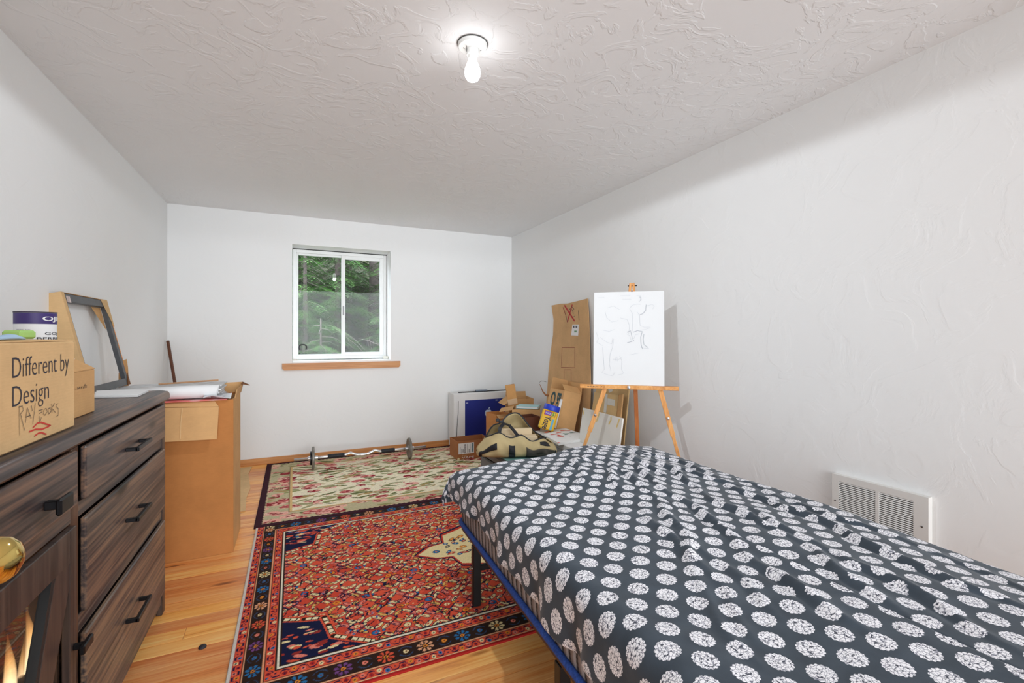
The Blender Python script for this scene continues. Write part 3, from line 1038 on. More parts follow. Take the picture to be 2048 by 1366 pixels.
M_FLAME = flamemat()
for (y, zb0, hh, w, lean) in ((1.535, 0.450, 0.150, 0.030, 0.018), (1.500, 0.44, 0.10, 0.020, -0.012), (1.442, 0.45, 0.130, 0.030, 0.008), (1.400, 0.42, 0.11, 0.022, 0.016),
                              (1.33, 0.42, 0.13, 0.026, -0.01), (1.27, 0.42, 0.15, 0.030, 0.012), (1.20, 0.42, 0.12, 0.026, 0.006)):
    prof = []
    mb = MB()
    n = 11; vs = []; fs = []
    for i in range(n):
        t = i / (n - 1)
        rr = w * (math.sin(math.pi * min(1, t * 0.72 + 0.20)) ** 1.0) * (1 - t) ** 0.55 + 0.0004
        for k in range(8):
            a = k / 8 * 6.2832
            vs.append((-0.585 + 0.4 * rr * math.cos(a), y + rr * math.sin(a) + lean * math.sin(t * 5.0) * t, zb0 - 0.06 + t * (hh + 0.06)))
    for i in range(n - 1):
        for k in range(8):
            fs.append((i * 8 + k, i * 8 + (k + 1) % 8, (i + 1) * 8 + (k + 1) % 8, (i + 1) * 8 + k))
    mb.add(vs, fs).build('flame', M_FLAME, fire, smooth=True)
for (y0, y1, z0, z1) in ((1.02, 1.56, 0.30, 0.36), (1.10, 1.50, 0.36, 0.40)):
    MB().tube([(-0.61, y0, z0), (-0.60, (y0 + y1) / 2, (z0 + z1) / 2 + 0.01), (-0.585, y1, z1)], [0.045, 0.050, 0.040], 12).build('log', M_BARK, fire, smooth=True)
MB().box(-0.70, -0.56, 1.0, 1.59, za_ + 0.03, 0.28).build('ember_bed', plain('embers', (52, 40, 34), 0.95, var=0.4, nscale=40), fire)

# ------------------------------------------------------------------ on the dresser
M_CB = cardboard('cardboard_tan', (222, 184, 134))
M_CB2 = cardboard('cardboard_brown', (210, 164, 112))
M_CBIN = cardboard('cardboard_inside', (168, 122, 78))
M_MARK = plain('marker_black', (44, 44, 58), 0.7)
M_PEN = plain('pen_dark', (70, 62, 58), 0.7)
M_RED = plain('marker_red', (206, 58, 48), 0.7)
M_PAPER = plain('white_paper', (240, 240, 240), 0.75, var=0.015)

FX = -0.540
bx0, bx1 = 1.272, 1.653
bb = thing('book_box', ((FX - 0.15), (bx0 + bx1) / 2, DT), 'tan cardboard box lettered Different by Design on the dresser', 'box')
body = MB().box(FX - 0.30, FX, bx0, bx1, DT + 0.0005, 1.230, 0.004).build('box_body', M_CB, bb)
fl_ = MB()
fl_.plate([(FX - 0.002, bx0 + 0.003, 1.230), (FX - 0.002, bx1 - 0.003, 1.2315), (FX - 0.148, bx1 - 0.006, 1.2335), (FX - 0.148, bx0 + 0.006, 1.2335)], (0, 0, 1), 0.003)
fl_.plate([(FX - 0.298, bx0 + 0.003, 1.230), (FX - 0.298, bx1 - 0.003, 1.230), (FX - 0.150, bx1 - 0.006, 1.2335), (FX - 0.150, bx0 + 0.006, 1.2335)], (0, 0, 1), 0.003)
fl_.build('top_flap', M_CB, bb)
NX = (1, 0, 0); EY = (0, 1, 0); EZ = (0, 0, 1)
tx = MB()
p = on_x(24, 757, FX)
letters('diff', p, EY, EZ, on_x(137, 740, FX).y - p.y, 0.046, NX, mb=tx)
p = on_x(24, 815, FX)
letters('design', p, EY, EZ, on_x(97, 800, FX).y - p.y, 0.046, NX, mb=tx)
tx.build('lettering', M_MARK, body)


def px_strokes(mb, lines, ox, oy, sc, plane, n, w):
    for ln in lines:
        pts = []
        for i in range(len(ln) - 1):
            (a, b), (c, d) = ln[i], ln[i + 1]
            k = max(1, int(math.hypot(c - a, d - b) / (14 * sc / 4)))
            for j in range(k):
                t = j / k; pts.append((a + (c - a) * t, b + (d - b) * t))
        pts.append(ln[-1])
        mb.stroke([plane(ox + a / sc, oy + b / sc) for a, b in pts], n, w, 0.0012)


hand = [[(160, 905), (163, 1155)], [(155, 915), (185, 905), (195, 940), (170, 975), (205, 1115)], [(212, 1050), (228, 920), (262, 1010)], [(215, 1000), (255, 985)],
        [(262, 900), (272, 950)], [(298, 880), (275, 1060)], [(335, 905), (350, 900)], [(325, 945), (360, 935), (350, 960), (330, 970)], [(330, 990), (335, 1045), (350, 1000)],
        [(372, 935), (390, 925), (398, 955), (380, 985), (365, 970), (372, 935)], [(405, 930), (425, 920), (432, 950), (412, 975), (405, 930)],
        [(435, 885), (440, 965)], [(462, 880), (438, 925), (468, 960)], [(492, 885), (475, 890), (480, 915), (495, 930), (492, 985), (480, 992)]]
o = MB(); px_strokes(o, hand, 0, 600, 4.27, lambda u, v: on_x(u, v, FX), NX, 0.0015); o.build('handwriting', M_PEN, body)['kind'] = 'stuff'
red = [[(278, 1090), (315, 1052), (345, 1045), (430, 1072), (355, 1104), (300, 1104), (245, 1125)], [(290, 1163), (322, 1138), (350, 1132), (392, 1148)]]
o = MB(); px_strokes(o, red, 0, 600, 4.27, lambda u, v: on_x(u, v, FX), NX, 0.0036); o.build('red_mark', M_RED, body)

# second, lower box with bulging taped flaps
bx = thing('supplement_box', (-0.74, 1.82, DT), 'small brown cardboard box with bulging flaps behind the lettered box on the dresser', 'box')
SX0, SX1, SY0, SY1, SZ = -0.90, -0.588, 1.690, 1.953, 1.137
b2 = MB().box(SX0, SX1, SY0, SY1, DT + 0.0005, SZ, 0.003).build('box_body', M_CB2, bx)
ym = (SY0 + SY1) / 2
for pts in ([(SX1, SY0, SZ), (SX1, SY1, SZ), (SX1 - 0.06, SY1 - 0.07, 1.192), (SX1 - 0.06, SY0 + 0.07, 1.192)],
            [(SX0, SY0, SZ), (SX0, SY1, SZ), (SX0 + 0.06, SY1 - 0.07, 1.192), (SX0 + 0.06, SY0 + 0.07, 1.192)],
            [(SX0, SY1, SZ), (SX1, SY1, SZ), (SX1 - 0.06, SY1 - 0.07, 1.192), (SX0 + 0.06, SY1 - 0.07, 1.192)],
            [(SX0, SY0, SZ), (SX1, SY0, SZ), (SX1 - 0.06, SY0 + 0.07, 1.192), (SX0 + 0.06, SY0 + 0.07, 1.192)]):
    MB().plate(pts, (0, 0, 1), 0.0025).build('top_flap', M_CB2, bx)
MB().box(SX0 + 0.06, SX1 - 0.06, SY0 + 0.07, SY1 - 0.07, 1.192, 1.1945).build('top_panel', M_CB2, bx)
MB().plate([(SX1 - 0.038, SY1 - 0.085, 1.176), (SX1 - 0.032, SY1 - 0.058, 1.171), (SX1 - 0.058, SY1 - 0.082, 1.195)], (0.6, 0, 0.8), 0.002).build('tape', M_PAPER, bx)
h2 = [[(640, 755), (640, 765)], [(655, 765), (660, 745), (668, 760), (676, 742), (682, 758)], [(690, 750), (700, 738), (688, 742), (695, 757)], [(706, 756), (708, 738), (714, 752), (716, 736)],
      [(722, 715), (722, 750)], [(716, 728), (730, 724)], [(738, 728), (732, 734), (738, 742), (731, 748)]]
o = MB(); px_strokes(o, h2, 0, 600, 4.27, lambda u, v: on_x(u, v, SX1), NX, 0.0022); o.build('handwriting', M_PEN, b2)['kind'] = 'stuff'

# purple and white berry canister
CX, CY, CZ1, CR = -0.787, 2.10, 1.324, 0.052
can = thing('berry_canister', (CX, CY, DT), 'white canister with a purple band lettered OJIO behind the boxes on the dresser', 'canister')
T = Matrix.Translation((CX, CY, 0))
cb = smooth_angle(MB().lathe([(CR - 0.002, DT + 0.0005), (CR, DT + 0.004), (CR, CZ1 - 0.004), (CR - 0.001, CZ1 - 0.001)], 40, T).build('canister_body', M_PAPER, can), 40)
smooth_angle(MB().lathe([(CR + 0.0006, CZ1 - 0.040), (CR + 0.0006, CZ1 - 0.004)], 40, T).build('purple_band', plain('purple', (62, 44, 112), 0.45), can), 40)
smooth_angle(MB().lathe([(CR - 0.001, CZ1 - 0.004), (CR + 0.0012, CZ1 - 0.003), (CR + 0.0012, CZ1 + 0.0005), (CR - 0.004, CZ1)], 40, T).build('lid_rim', plain('dark_rim2', (60, 50, 70)), can), 40)


def wrap(key, a0, w, z, h, mat, off=0.0011):
    vs, fs, W = TX[key]
    k = h / 0.70
    mb = MB()
    mb.add([(CX + (CR + off) * math.cos(a0 + p.x * w / W / CR), CY + (CR + off) * math.sin(a0 + p.x * w / W / CR), z + p.y * k) for p in vs], fs)
    return mb.build('lettering', mat, cb)


vdir = math.atan2(-CY, -CX)                      # towards the eye
wrap('ojio', vdir + 0.30, 0.085, CZ1 - 0.029, 0.014, M_PAPER)
wrap('goji', vdir + 0.42, 0.052, CZ1 - 0.076, 0.009, plain('ink', (40, 38, 46)))
wrap('berries', vdir + 0.05, 0.088, CZ1 - 0.0925, 0.009, plain('ink', (40, 38, 46)))
wrap('organic', vdir - 1.0, 0.040, CZ1 - 0.061, 0.003, plain('ink', (40, 38, 46)))

# green block, pale blue cloth and a sheet on the lettered box
p0 = Vector((-0.600, 1.522, 1.2368))
o = MB().obox(p0 + Vector((0, 0, 0.0105)), Vector((0.16, 0.99, 0)).normalized() * 0.026, Vector((-0.99, 0.16, 0)).normalized() * 0.02, (0, 0, 0.0105), 0.005).build('green_sponge', plain('green_foam', (168, 208, 118), 0.8), at=tuple(p0))
tag(o, 'pale green block lying on top of the lettered cardboard box', 'sponge')
g = np.zeros((14, 18, 3))
for i in range(14):
    for j in range(18):
        a, b = i / 13, j / 17
        g[i, j] = (-0.665 + 0.105 * a, 1.300 + 0.150 * b, 1.2395 + 0.026 * (math.sin(a * 5 + b * 3) * 0.5 + 0.5) * math.sin(math.pi * a) ** 0.5 * math.sin(math.pi * b) ** 0.5)
o = MB().grid(g).build('blue_cloth', plain('pale_blue_cloth', (176, 204, 230), 0.9), at=(-0.64, 1.36, 1.237), smooth=True)
sm = o.modifiers.new('thickness', 'SOLIDIFY'); sm.thickness = 0.004
tag(o, 'crumpled pale blue cloth lying on top of the lettered cardboard box', 'cloth')

# papers lying on the dresser
for k, (a, pts, lab) in enumerate((
        (0.0, [(188, 796), (275, 794), (297, 783.5), (262, 783), (190, 786)], 'white sheets of paper lying on the dresser top beside the brown box'),)):
    z = DT + 0.001
    mb = MB().plate([on_z(u, v, z) for u, v in pts], (0, 0, 1), 0.005)
    mb.plate([on_z(u + 3, v - 1.2, z) + Vector((0, 0, 0.0055)) for u, v in pts], (0, 0, 1), 0.002)
    o = mb.build('paper_stack', M_PAPER, at=tuple(on_z(240, 790, z)))
    tag(o, lab, 'papers')

# ------------------------------------------------------------------ tall box beyond the dresser
TX0, TX1, TY0, TY1, TZ = -0.945, -0.316, 3.112, 3.500, 0.880
M_CBO = cardboard('cardboard_orange', (192, 128, 72))
tb = thing('tall_box', ((TX0 + TX1) / 2, (TY0 + TY1) / 2, 0), 'tall orange brown cardboard box with open flaps standing beside the dresser', 'box')
th = 0.006
mb = MB()
mb.box(TX0, TX1, TY0, TY0 + th, 0.001, TZ); mb.box(TX0, TX1, TY1 - th, TY1, 0.001, TZ)
mb.box(TX0, TX0 + th, TY0 + th, TY1 - th, 0.001, TZ)
mb.box(TX0 + th, TX1 - th, TY0 + th, TY1 - th, 0.001, 0.008)
mb.build('box_body', M_CBO, tb)
MB().box(TX1 - th, TX1, TY0 + th, TY1 - th, 0.001, TZ).build('side_panel', cardboard('cardboard_side', (212, 164, 108)), tb)
# contents fill just under the rim
MB().box(TX0 + 0.01, TX1 - 0.01, TY0 + 0.01, TY1 - 0.01, 0.80, 0.872).build('inner_flap', M_CBIN, tb)
fp = [on_y(335, 811, 3.085), on_y(438, 814, 3.085), on_y(434, 878, 3.052), on_y(335, 880, 3.052)]
q = MB().plate([Vector((TX0 + 0.05, TY0 - 0.002, 0.874)), Vector((TX1 - 0.09, TY0 - 0.002, 0.874)), fp[1], Vector((TX0 + 0.05, 3.085, fp[0].z))], (0, -1, 0.4), 0.005)
q.build('front_flap', M_CB2, tb)
fo = MB().plate([Vector((TX0 + 0.05, 3.083, fp[0].z)), fp[1], fp[2], Vector((TX0 + 0.05, 3.050, fp[3].z))], (0, -1, 0), 0.006).build('front_flap', M_CB2, tb)
yy = 3.062
mk = MB()
mk.stroke([on_y(365, 816, 3.072), on_y(362, 845, 3.060), on_y(361, 877, 3.046)], (0, -1, 0), 0.003, 0.004)
mk.build('crease', cardboard('cardboard_pale', (226, 190, 140)), fo)
# right flap folded outward at the far corner, back flap standing up on the left
MB().plate([Vector((TX1, TY0 + 0.05, TZ)), Vector((TX1, TY1, TZ)), Vector((TX1 + 0.012, TY1 + 0.01, TZ + 0.055)), Vector((TX1 + 0.004, TY0 + 0.12, TZ + 0.045))], (1, 0, 0), 0.005).build('side_flap', M_CB2, tb)
MB().plate([Vector((TX1 - 0.14, TY1, TZ)), Vector((TX1, TY1, TZ)), Vector((TX1 + 0.012, TY1 + 0.012, TZ + 0.065)), Vector((TX1 - 0.12, TY1 + 0.012, TZ + 0.062))], (0, 1, 0), 0.005).build('back_flap', M_CB2, tb)
MB().plate([Vector((TX1 + 0.012, TY1 + 0.012, TZ + 0.062)), Vector((TX1 + 0.010, TY1 - 0.09, TZ + 0.060)), Vector((TX1 + 0.055, TY1 - 0.02, TZ + 0.042))], (0, 0, 1), 0.004).build('torn_corner', cardboard('cardboard_dark', (128, 84, 52)), tb)
pts = [on_y(245, 757, 3.52), on_y(257.5, 757, 3.52), on_y(256, 735, 3.53), on_y(253.5, 718, 3.53), on_y(246, 721, 3.53), on_y(238, 735, 3.53)]
MB().plate([Vector((pts[0].x - 0.02, 3.52, 0.86)), Vector((pts[1].x, 3.52, 0.86))] + pts[1:5] + [Vector((pts[0].x - 0.02, 3.53, 1.02))], (0, -1, 0), 0.005).build('back_flap', M_CB2, tb)

# print of pink paper, roll and flat prints on top of the tall box
zt = 0.8810
pr = MB().plate([Vector((TX0 + 0.10, TY0 - 0.020, zt)), Vector((TX1 - 0.03, TY0 - 0.020, zt)), Vector((TX1 - 0.04, TY0 + 0.22, zt)), Vector((TX0 + 0.10, TY0 + 0.22, zt))], (0, 0, 1), 0.004)


def redwash(name):
    m, nt, b = nmat(name)
    mp = mapped(nt, (3.0, 1.2, 1.2))
    n = nd(nt, 'ShaderNodeTexNoise', i_Scale=1.6, i_Detail=3.0)
    nt.links.new(mp.outputs[0], n.inputs['Vector'])
    r = ramp(nt, n.outputs['Fac'], [(0.42, lin(236, 232, 232)), (0.56, lin(232, 120, 112)), (0.7, lin(226, 84, 84))])
    nt.links.new(r.outputs[0], b.inputs['Base Color']); b.inputs['Roughness'].default_value = 0.5
    return m


tag(pr.build('pink_print', redwash('pink_ink'), at=(-0.6, 3.2, zt)), 'pink and white printed sheet under the paper roll on the tall box', 'print')
zr = 0.8860 + 0.040
roll = MB()
n = 40; vs = []; fs = []
xL, xR = -0.872, -0.400
for e, X_ in enumerate((xL, xR)):
    for i in range(n):
        t = i / (n - 1)
        a = -1.2 + t * 4.3 * math.pi
        rr = 0.0395 - 0.010 * t
        vs.append((X_ + (0.010 * math.sin(a) if e else 0.02 * math.cos(a)), 3.160 + rr * math.cos(a), zr + rr * math.sin(a)))
for i in range(n - 1):
    fs.append((i, i + 1, n + i + 1, n + i))
roll.add(vs, fs)
ro = roll.build('paper_roll', M_PAPER, at=(-0.63, 3.16, zr - 0.04), smooth=True)
ro.modifiers.new('thickness', 'SOLIDIFY').thickness = 0.0012
tag(ro, 'loose roll of white paper lying across the tall cardboard box', 'paper roll')
# flat prints stacked behind the roll
for k, (x0_, x1_, y0_, y1_, z_, m_, lab) in enumerate((
        (-0.90, -0.40, 3.205, 3.475, 0.8858, M_PAPER, 'thick pile of white prints lying behind the paper roll on the tall box'),
        (-0.86, -0.385, 3.21, 3.46, 0.9495, plain('grey_print', (206, 208, 210), 0.4, var=0.25, nscale=18), 'glossy grey print on top of the pile behind the paper roll'),)):
    hgt = 0.062 if k == 0 else 0.006
    mb = MB()
    if k == 0:
        for j in range(9):
            dx, dy = random.uniform(-0.012, 0.012), random.uniform(-0.008, 0.008)
            mb.box(x0_ + dx, x1_ + dx, y0_ + max(0, dy), y1_ + dy, z_ + j * 0.0070, z_ + j * 0.0070 + 0.0062)
    else:
        mb.box(x0_, x1_, y0_, y1_, z_, z_ + hgt)
    o = mb.build('print_pile' if k == 0 else 'grey_print', m_, at=((x0_ + x1_) / 2, (y0_ + y1_) / 2, z_))
    tag(o, lab, 'prints')
o = MB().tube([(-0.72, 3.36, 0.961), (-0.425, 3.40, 0.970)], 0.005, 8).build('thin_stick', plain('tan_stick', (196, 150, 110), 0.6), at=(-0.57, 3.38, 0.955))
tag(o, 'thin tan stick lying on the prints on the tall box', 'stick')
# clear plastic sleeve hanging over the right end of the prints
sl = MB()
g = []
for i in range(7):
    t = i / 6
    g.append([(-0.46 + 0.13 * t, 3.090 + 0.03 * k + 0.008 * math.sin(6 * t + k), 0.888 + 0.012 * math.sin(t * 4 + k * 1.3) + 0.010) for k in range(5)])
sl.grid(g)
sv = sl.build('plastic_sleeve', plain('clear_plastic', (226, 228, 232), 0.2), at=(-0.4, 3.12, 0.885), smooth=True)
sv.modifiers.new('thickness', 'SOLIDIFY').thickness = 0.001
tag(sv, 'crinkled plastic sleeve at the end of the paper roll on the tall box', 'sleeve')

# ------------------------------------------------------------------ empty picture frame with cardboard corners leaning on the left wall
fr = thing('picture_frame', (-0.96, 3.18, 0.95), 'empty grey picture frame with cardboard corner protectors leaning on the wall', 'picture frame')
yL, yR = 2.895, 3.475
top, bot = Vector((X0 + 0.030, 0, 1.447)), Vector((-0.895, 0, 0.955))
dz = (top - bot); Lf = dz.length; dzn = dz.normalized()
nrm = Vector((dzn.z, 0, -dzn.x)).normalized()          # towards the room
if nrm.x < 0: nrm = -nrm


def fpt(y, s, off=0.0):                                # s: 0 foot .. Lf top
    return bot + dzn * s + Vector((0, y, 0)) + nrm * off


M_FRG = plain('frame_grey', (78, 79, 82), 0.45, var=0.15, nscale=20)
M_FRE = wood('frame_edge', (172, 106, 50), (206, 138, 74), (222, 160, 96), 'Z', 1.0, 0.5, rand=False, knots=False)
fw = 0.040


def fbar(y0, y1, s0, s1, d0, d1, nm, m):
    c = (fpt(y0, s0, d0) + fpt(y1, s1, d1)) / 2
    return MB().obox(c, Vector((0, (y1 - y0) / 2, 0)), dzn * ((s1 - s0) / 2), nrm * ((d1 - d0) / 2), 0.002).build(nm, m, fr)


fbar(yL, yL + fw, 0, Lf, -0.012, 0.010, 'side_rail', M_FRG)
fbar(yR - fw, yR, 0, Lf, -0.012, 0.010, 'side_rail', M_FRG)
fbar(yL + fw, yR - fw, Lf - fw, Lf, -0.012, 0.010, 'top_rail', M_FRG)
fbar(yL + fw, yR - fw, 0, fw, -0.012, 0.010, 'bottom_rail', M_FRG)
fbar(yR, yR + 0.005, 0, Lf, -0.012, 0.012, 'edge_strip', M_FRE)
fbar(yL - 0.005, yL, 0, Lf, -0.012, 0.012, 'edge_strip', M_FRE)
# cardboard channel protector down the left rail, boards at the upper right corner and along the top
fbar(yL - 0.008, yL + 0.026, 0.02, Lf + 0.004, 0.0105, 0.0135, 'corner_protector', M_CB)
fbar(yL - 0.0085, yL - 0.0052, 0.02, Lf + 0.004, -0.055, 0.0135, 'corner_protector', M_CB)
fbar(yL - 0.008, yR + 0.008, Lf + 0.0005, Lf + 0.0035, -0.012, 0.0135, 'corner_protector', M_CB2)
tri = [fpt(yR + 0.010, Lf + 0.004, 0.0110), fpt(yR - 0.085, Lf + 0.004, 0.0110), fpt(yR + 0.010, Lf - 0.155, 0.0110)]
MB().plate(tri, nrm, 0.003).build('corner_protector', M_CB, fr)
tri = [fpt(yR - fw, Lf - fw, -0.013), fpt(yR - 0.165, Lf - fw, -0.013), fpt(yR - fw, Lf - 0.165, -0.013)]
MB().plate(tri, -nrm, 0.003).build('corner_protector', M_CB2, fr)
tri = [fpt(yR + 0.008, 0.0, 0.011), fpt(yR - 0.04, 0.0, 0.011), fpt(yR + 0.008, 0.07, 0.011)]
MB().plate(tri, nrm, 0.003).build('corner_protector', cardboard('cardboard_dark', (128, 84, 52)), fr)
fbar(yL + fw + 0.004, yL + fw + 0.040, Lf - 0.045, Lf - 0.012, 0.0105, 0.0115, 'sticker', plain('frame_sticker', (206, 190, 186), var=0.3, nscale=120))

# brown stick in the far corner
pt = on_plane(335, 682, (-1.0, 5.05, 0), (0, 1, 0))
o = MB().tube([(-0.80, 4.80, 0.013), (pt.x, 5.06, pt.z)], [0.0125, 0.0125], 10).build('wooden_pole', wood('pole_brown', (70, 38, 26), (104, 60, 40), (130, 80, 56), 'Z', 1, 0.4, rand=False, knots=False), at=(-0.80, 4.80, 0.0), smooth=True)
tag(o, 'dark brown wooden pole leaning in the corner behind the tall box', 'pole')
# flattened cardboard on the floor beyond the tall box
mb = MB().plate([(-0.88, 3.80, 0.001), (-0.312, 3.80, 0.001), (-0.330, 4.1, 0.001), (-0.322, 4.35, 0.001), (-0.372, 4.8, 0.001), (-0.36, 5.05, 0.001), (-0.88, 5.05, 0.001)], (0, 0, 1), 0.006)
tag(mb.build('flat_cardboard', M_CB, at=(-0.6, 4.4, 0)), 'flattened sheet of cardboard lying on the floor behind the tall box', 'cardboard')
# small black rubber disc on the floor
p = on_z(405, 1295, 0)
o = smooth_angle(MB().lathe([(0.014, 0.0), (0.0145, 0.003), (0.013, 0.006), (0.008, 0.0075)], 20, Matrix.Translation((p.x, p.y, 0.0004))).build('rubber_disc', plain('black_rubber', (38, 36, 44), 0.6), at=(p.x, p.y, 0)), 50)
tag(o, 'small black rubber disc lying on the bare floor boards', 'disc')

# ================================================================== red Persian rug
RL, RW = 2.56, 1.76
RX, RY = -0.222, 1.730
w_ = Weave(RL, RW, 0.0036)
RED, CORAL, NAVY, CREAM, DARK, ORANGE, PINK, SKY, PURPLE = (196, 62, 46), (222, 88, 62), (26, 30, 62), (236, 214, 160), (50, 34, 28), (230, 140, 48), (232, 130, 112), (46, 112, 164), (120, 72, 130)
X, Y = w_.X, w_.Y
rq = random.Random(5)
lo_n = np.sin(X * 9 + 1.3 * np.sin(Y * 7)) * np.sin(Y * 11 + X * 3)
w_.fill(np.ones_like(X, bool), CORAL)
w_.fill(lo_n > 0.35, (208, 74, 54))
EX = 1.27                                              # the borders are narrower at the short ends
de = np.minimum(np.minimum(X, RL - X) * EX, np.minimum(Y, RW - Y))
# field of diamonds, leaves and rosettes
cxp, cyp = 0.132, 0.150
rows = int(RW / (cyp / 2)) + 2
for j in range(-1, rows):
    for i in range(-1, int(RL / cxp) + 2):
        cx = 0.07 + i * cxp + (j % 2) * cxp / 2; cy = 0.05 + j * cyp / 2
        k = (i * 3 + j * 5) % 4
        for sx in (-1, 1):
            for sy in (-1, 1):
                a = sx * sy * 0.75
                ex, ey = cx + sx * 0.046, cy + sy * 0.030
                w_.ell(ex, ey, 0.0225, 0.0085, a, (CREAM, (226, 178, 96), PINK, CREAM)[(i + j + sx) % 4], NAVY, 0.0035)
                w_.ell(ex + 0.004 * sx, ey, 0.008, 0.0035, a, (RED, NAVY, RED)[(i + j) % 3])
        if j % 2 == 0:
            w_.dia(cx, cy, 0.036, 0.036, RED if k else CORAL, NAVY, 0.005)
            if k % 2:
                for q in ((-0.5, 0), (0.5, 0), (0, -0.5), (0, 0.5)):
                    w_.dia(cx + q[0] * 0.036, cy + q[1] * 0.036, 0.013, 0.013, PINK if q[0] else CORAL, NAVY, 0.003)
            w_.ell(cx, cy, 0.013, 0.011, 0, CREAM, (170, 40, 40), 0.003); w_.ell(cx, cy, 0.005, 0.005, 0, RED)
        else:
            w_.ell(cx, cy, 0.016, 0.014, 0, (SKY, ORANGE, PINK, CREAM)[k], NAVY, 0.003)
            w_.ell(cx, cy, 0.006, 0.006, 0, RED)
        w_.ell(cx, cy + cyp / 4 + 0.002, 0.007, 0.010, 0, CREAM if k % 2 else NAVY, NAVY, 0.003)
        w_.ell(cx + cxp / 4, cy + 0.004, 0.006, 0.007, 0, (NAVY, CREAM, ORANGE, SKY)[(k + j) % 4], NAVY, 0.002)
for q in range(900):                                   # dark curling stems
    x_, y_, a = rq.uniform(0.15, RL - 0.15), rq.uniform(0.2, RW - 0.2), rq.uniform(0, 6.28)
    p_ = (x_, y_)
    for k in range(3):
        a += rq.uniform(-0.9, 0.9); q_ = (p_[0] + 0.017 * math.cos(a), p_[1] + 0.017 * math.sin(a))
        w_.seg(p_, q_, 0.0052, (30, 26, 40)); p_ = q_
for q in range(2300):
    c = rq.choice((NAVY, NAVY, NAVY, CREAM, CREAM, ORANGE, PINK, SKY, DARK, RED, CORAL))
    w_.ell(rq.uniform(0.2, RL - 0.2), rq.uniform(0.2, RW - 0.2), rq.uniform(0.003, 0.009), rq.uniform(0.0025, 0.005), rq.uniform(0, 3.1), c)
# cream central medallion
mx, my = 1.28, 0.88
for sc, c in ((1.10, NAVY), (1.055, RED), (1.0, CREAM)):
    half = [(-0.425, 0.0), (-0.335, 0.075), (-0.245, 0.090), (-0.225, 0.190), (-0.120, 0.235), (0.0, 0.30)]
    if sc > 1: half = [(x * (1 + (sc - 1) * 0.6), y_ * (1 + (sc - 1) * 1.6)) for x, y_ in half]
    pts = half + [(-x, y_) for x, y_ in half[::-1]] + [(-x, -y_) for x, y_ in half[1:]] + [(x, -y_) for x, y_ in half[::-1][1:-1]]
    w_.poly([(mx + x, my + y_) for x, y_ in pts], c)
for q in range(120):
    a = rq.uniform(0, 6.28); r_ = rq.uniform(0.02, 0.9)
    x_, y_ = mx + 0.33 * r_ * math.cos(a), my + 0.20 * r_ * math.sin(a)
    w_.ell(x_, y_, rq.uniform(0.010, 0.024), rq.uniform(0.006, 0.012), rq.uniform(-0.8, 0.8), rq.choice((RED, CORAL, NAVY, SKY, ORANGE)), NAVY, 0.003)
    w_.ell(x_, y_, 0.006, 0.004, 0, CREAM)
w_.ell(mx - 0.32, my, 0.018, 0.015, 0, SKY, NAVY, 0.003); w_.ell(mx - 0.32, my, 0.006, 0.006, 0, ORANGE)
# navy corner pieces with a stepped dashed outline
FB = 0.226
for sx in (0, 1):
    for sy in (0, 1):
        f = lambda x, y_: ((x + FB / EX) if not sx else RL - FB / EX - x, (y_ + FB) if not sy else RW - FB - y_)
        P = [(0.0, 0.310), (0.085, 0.275), (0.165, 0.253), (0.178, 0.185), (0.192, 0.100), (0.255, 0.055), (0.335, 0.0)]
        w_.poly([f(0, 0)] + [f(*p) for p in P], NAVY)
        rq2 = random.Random(sx * 2 + sy)
        for q in range(90):
            x_, y_ = rq2.uniform(0.0, 0.34), rq2.uniform(0.0, 0.22)
            if x_ / 0.31 + y_ / 0.31 > 0.96: continue
            w_.ell(*f(x_, y_), rq2.uniform(0.010, 0.030), rq2.uniform(0.004, 0.011), rq2.uniform(-0.4, 0.4), rq2.choice((CORAL, CORAL, NAVY, NAVY, SKY, CREAM, (150, 50, 44), PINK)))
        for a, b in zip(P[:-1], P[1:]):
            w_.seg(f(*a), f(*b), 0.040, CORAL); w_.seg(f(*a), f(*b), 0.025, DARK); w_.seg(f(*a), f(*b), 0.017, (244, 228, 184), 0.028, DARK)
# borders
ends = (np.minimum(X, RL - X) * EX <= np.minimum(Y, RW - Y))
S = np.where(ends, Y, X)


def zone(a, b, c): w_.fill((de >= a) & (de < b), c)


zone(0, 0.226, RED)
zone(0.218, 0.226, DARK); zone(0.205, 0.218, (238, 228, 205)); zone(0.201, 0.206, DARK)
zone(0.158, 0.201, CORAL); zone(0.152, 0.158, DARK); zone(0.145, 0.152, (232, 160, 120)); zone(0.068, 0.145, DARK)
zone(0.061, 0.068, (232, 168, 128)); zone(0.057, 0.061, DARK)
zone(0.016, 0.057, CORAL); zone(0.010, 0.016, NAVY)


def band(c0, half, P, off):
    cc = de - c0
    m = np.abs(cc) < half
    wv = half * 0.62 * np.tanh(2.2 * np.sin(2 * np.pi * S / P + off))
    w_.fill(m & (np.abs(cc - wv) < 0.0035), NAVY)
    ph = np.mod(S / P + off / 6.283, 1.0); idx = np.floor(S / P + off / 6.283).astype(int)
    cols = (ORANGE, PINK, (176, 40, 40), CREAM, SKY, CORAL, (150, 36, 40))
    for h_, sg in ((0.25, -1), (0.75, 1)):
        d = ((ph - h_) * P / 0.0085) ** 2 + ((cc - sg * half * 0.30) / 0.0105) ** 2
        for q, c in enumerate(cols):
            w_.fill(m & (d < 1) & (np.mod(idx * 2 + (sg > 0), len(cols)) == q), c)
        w_.fill(m & (d < 0.16), NAVY)


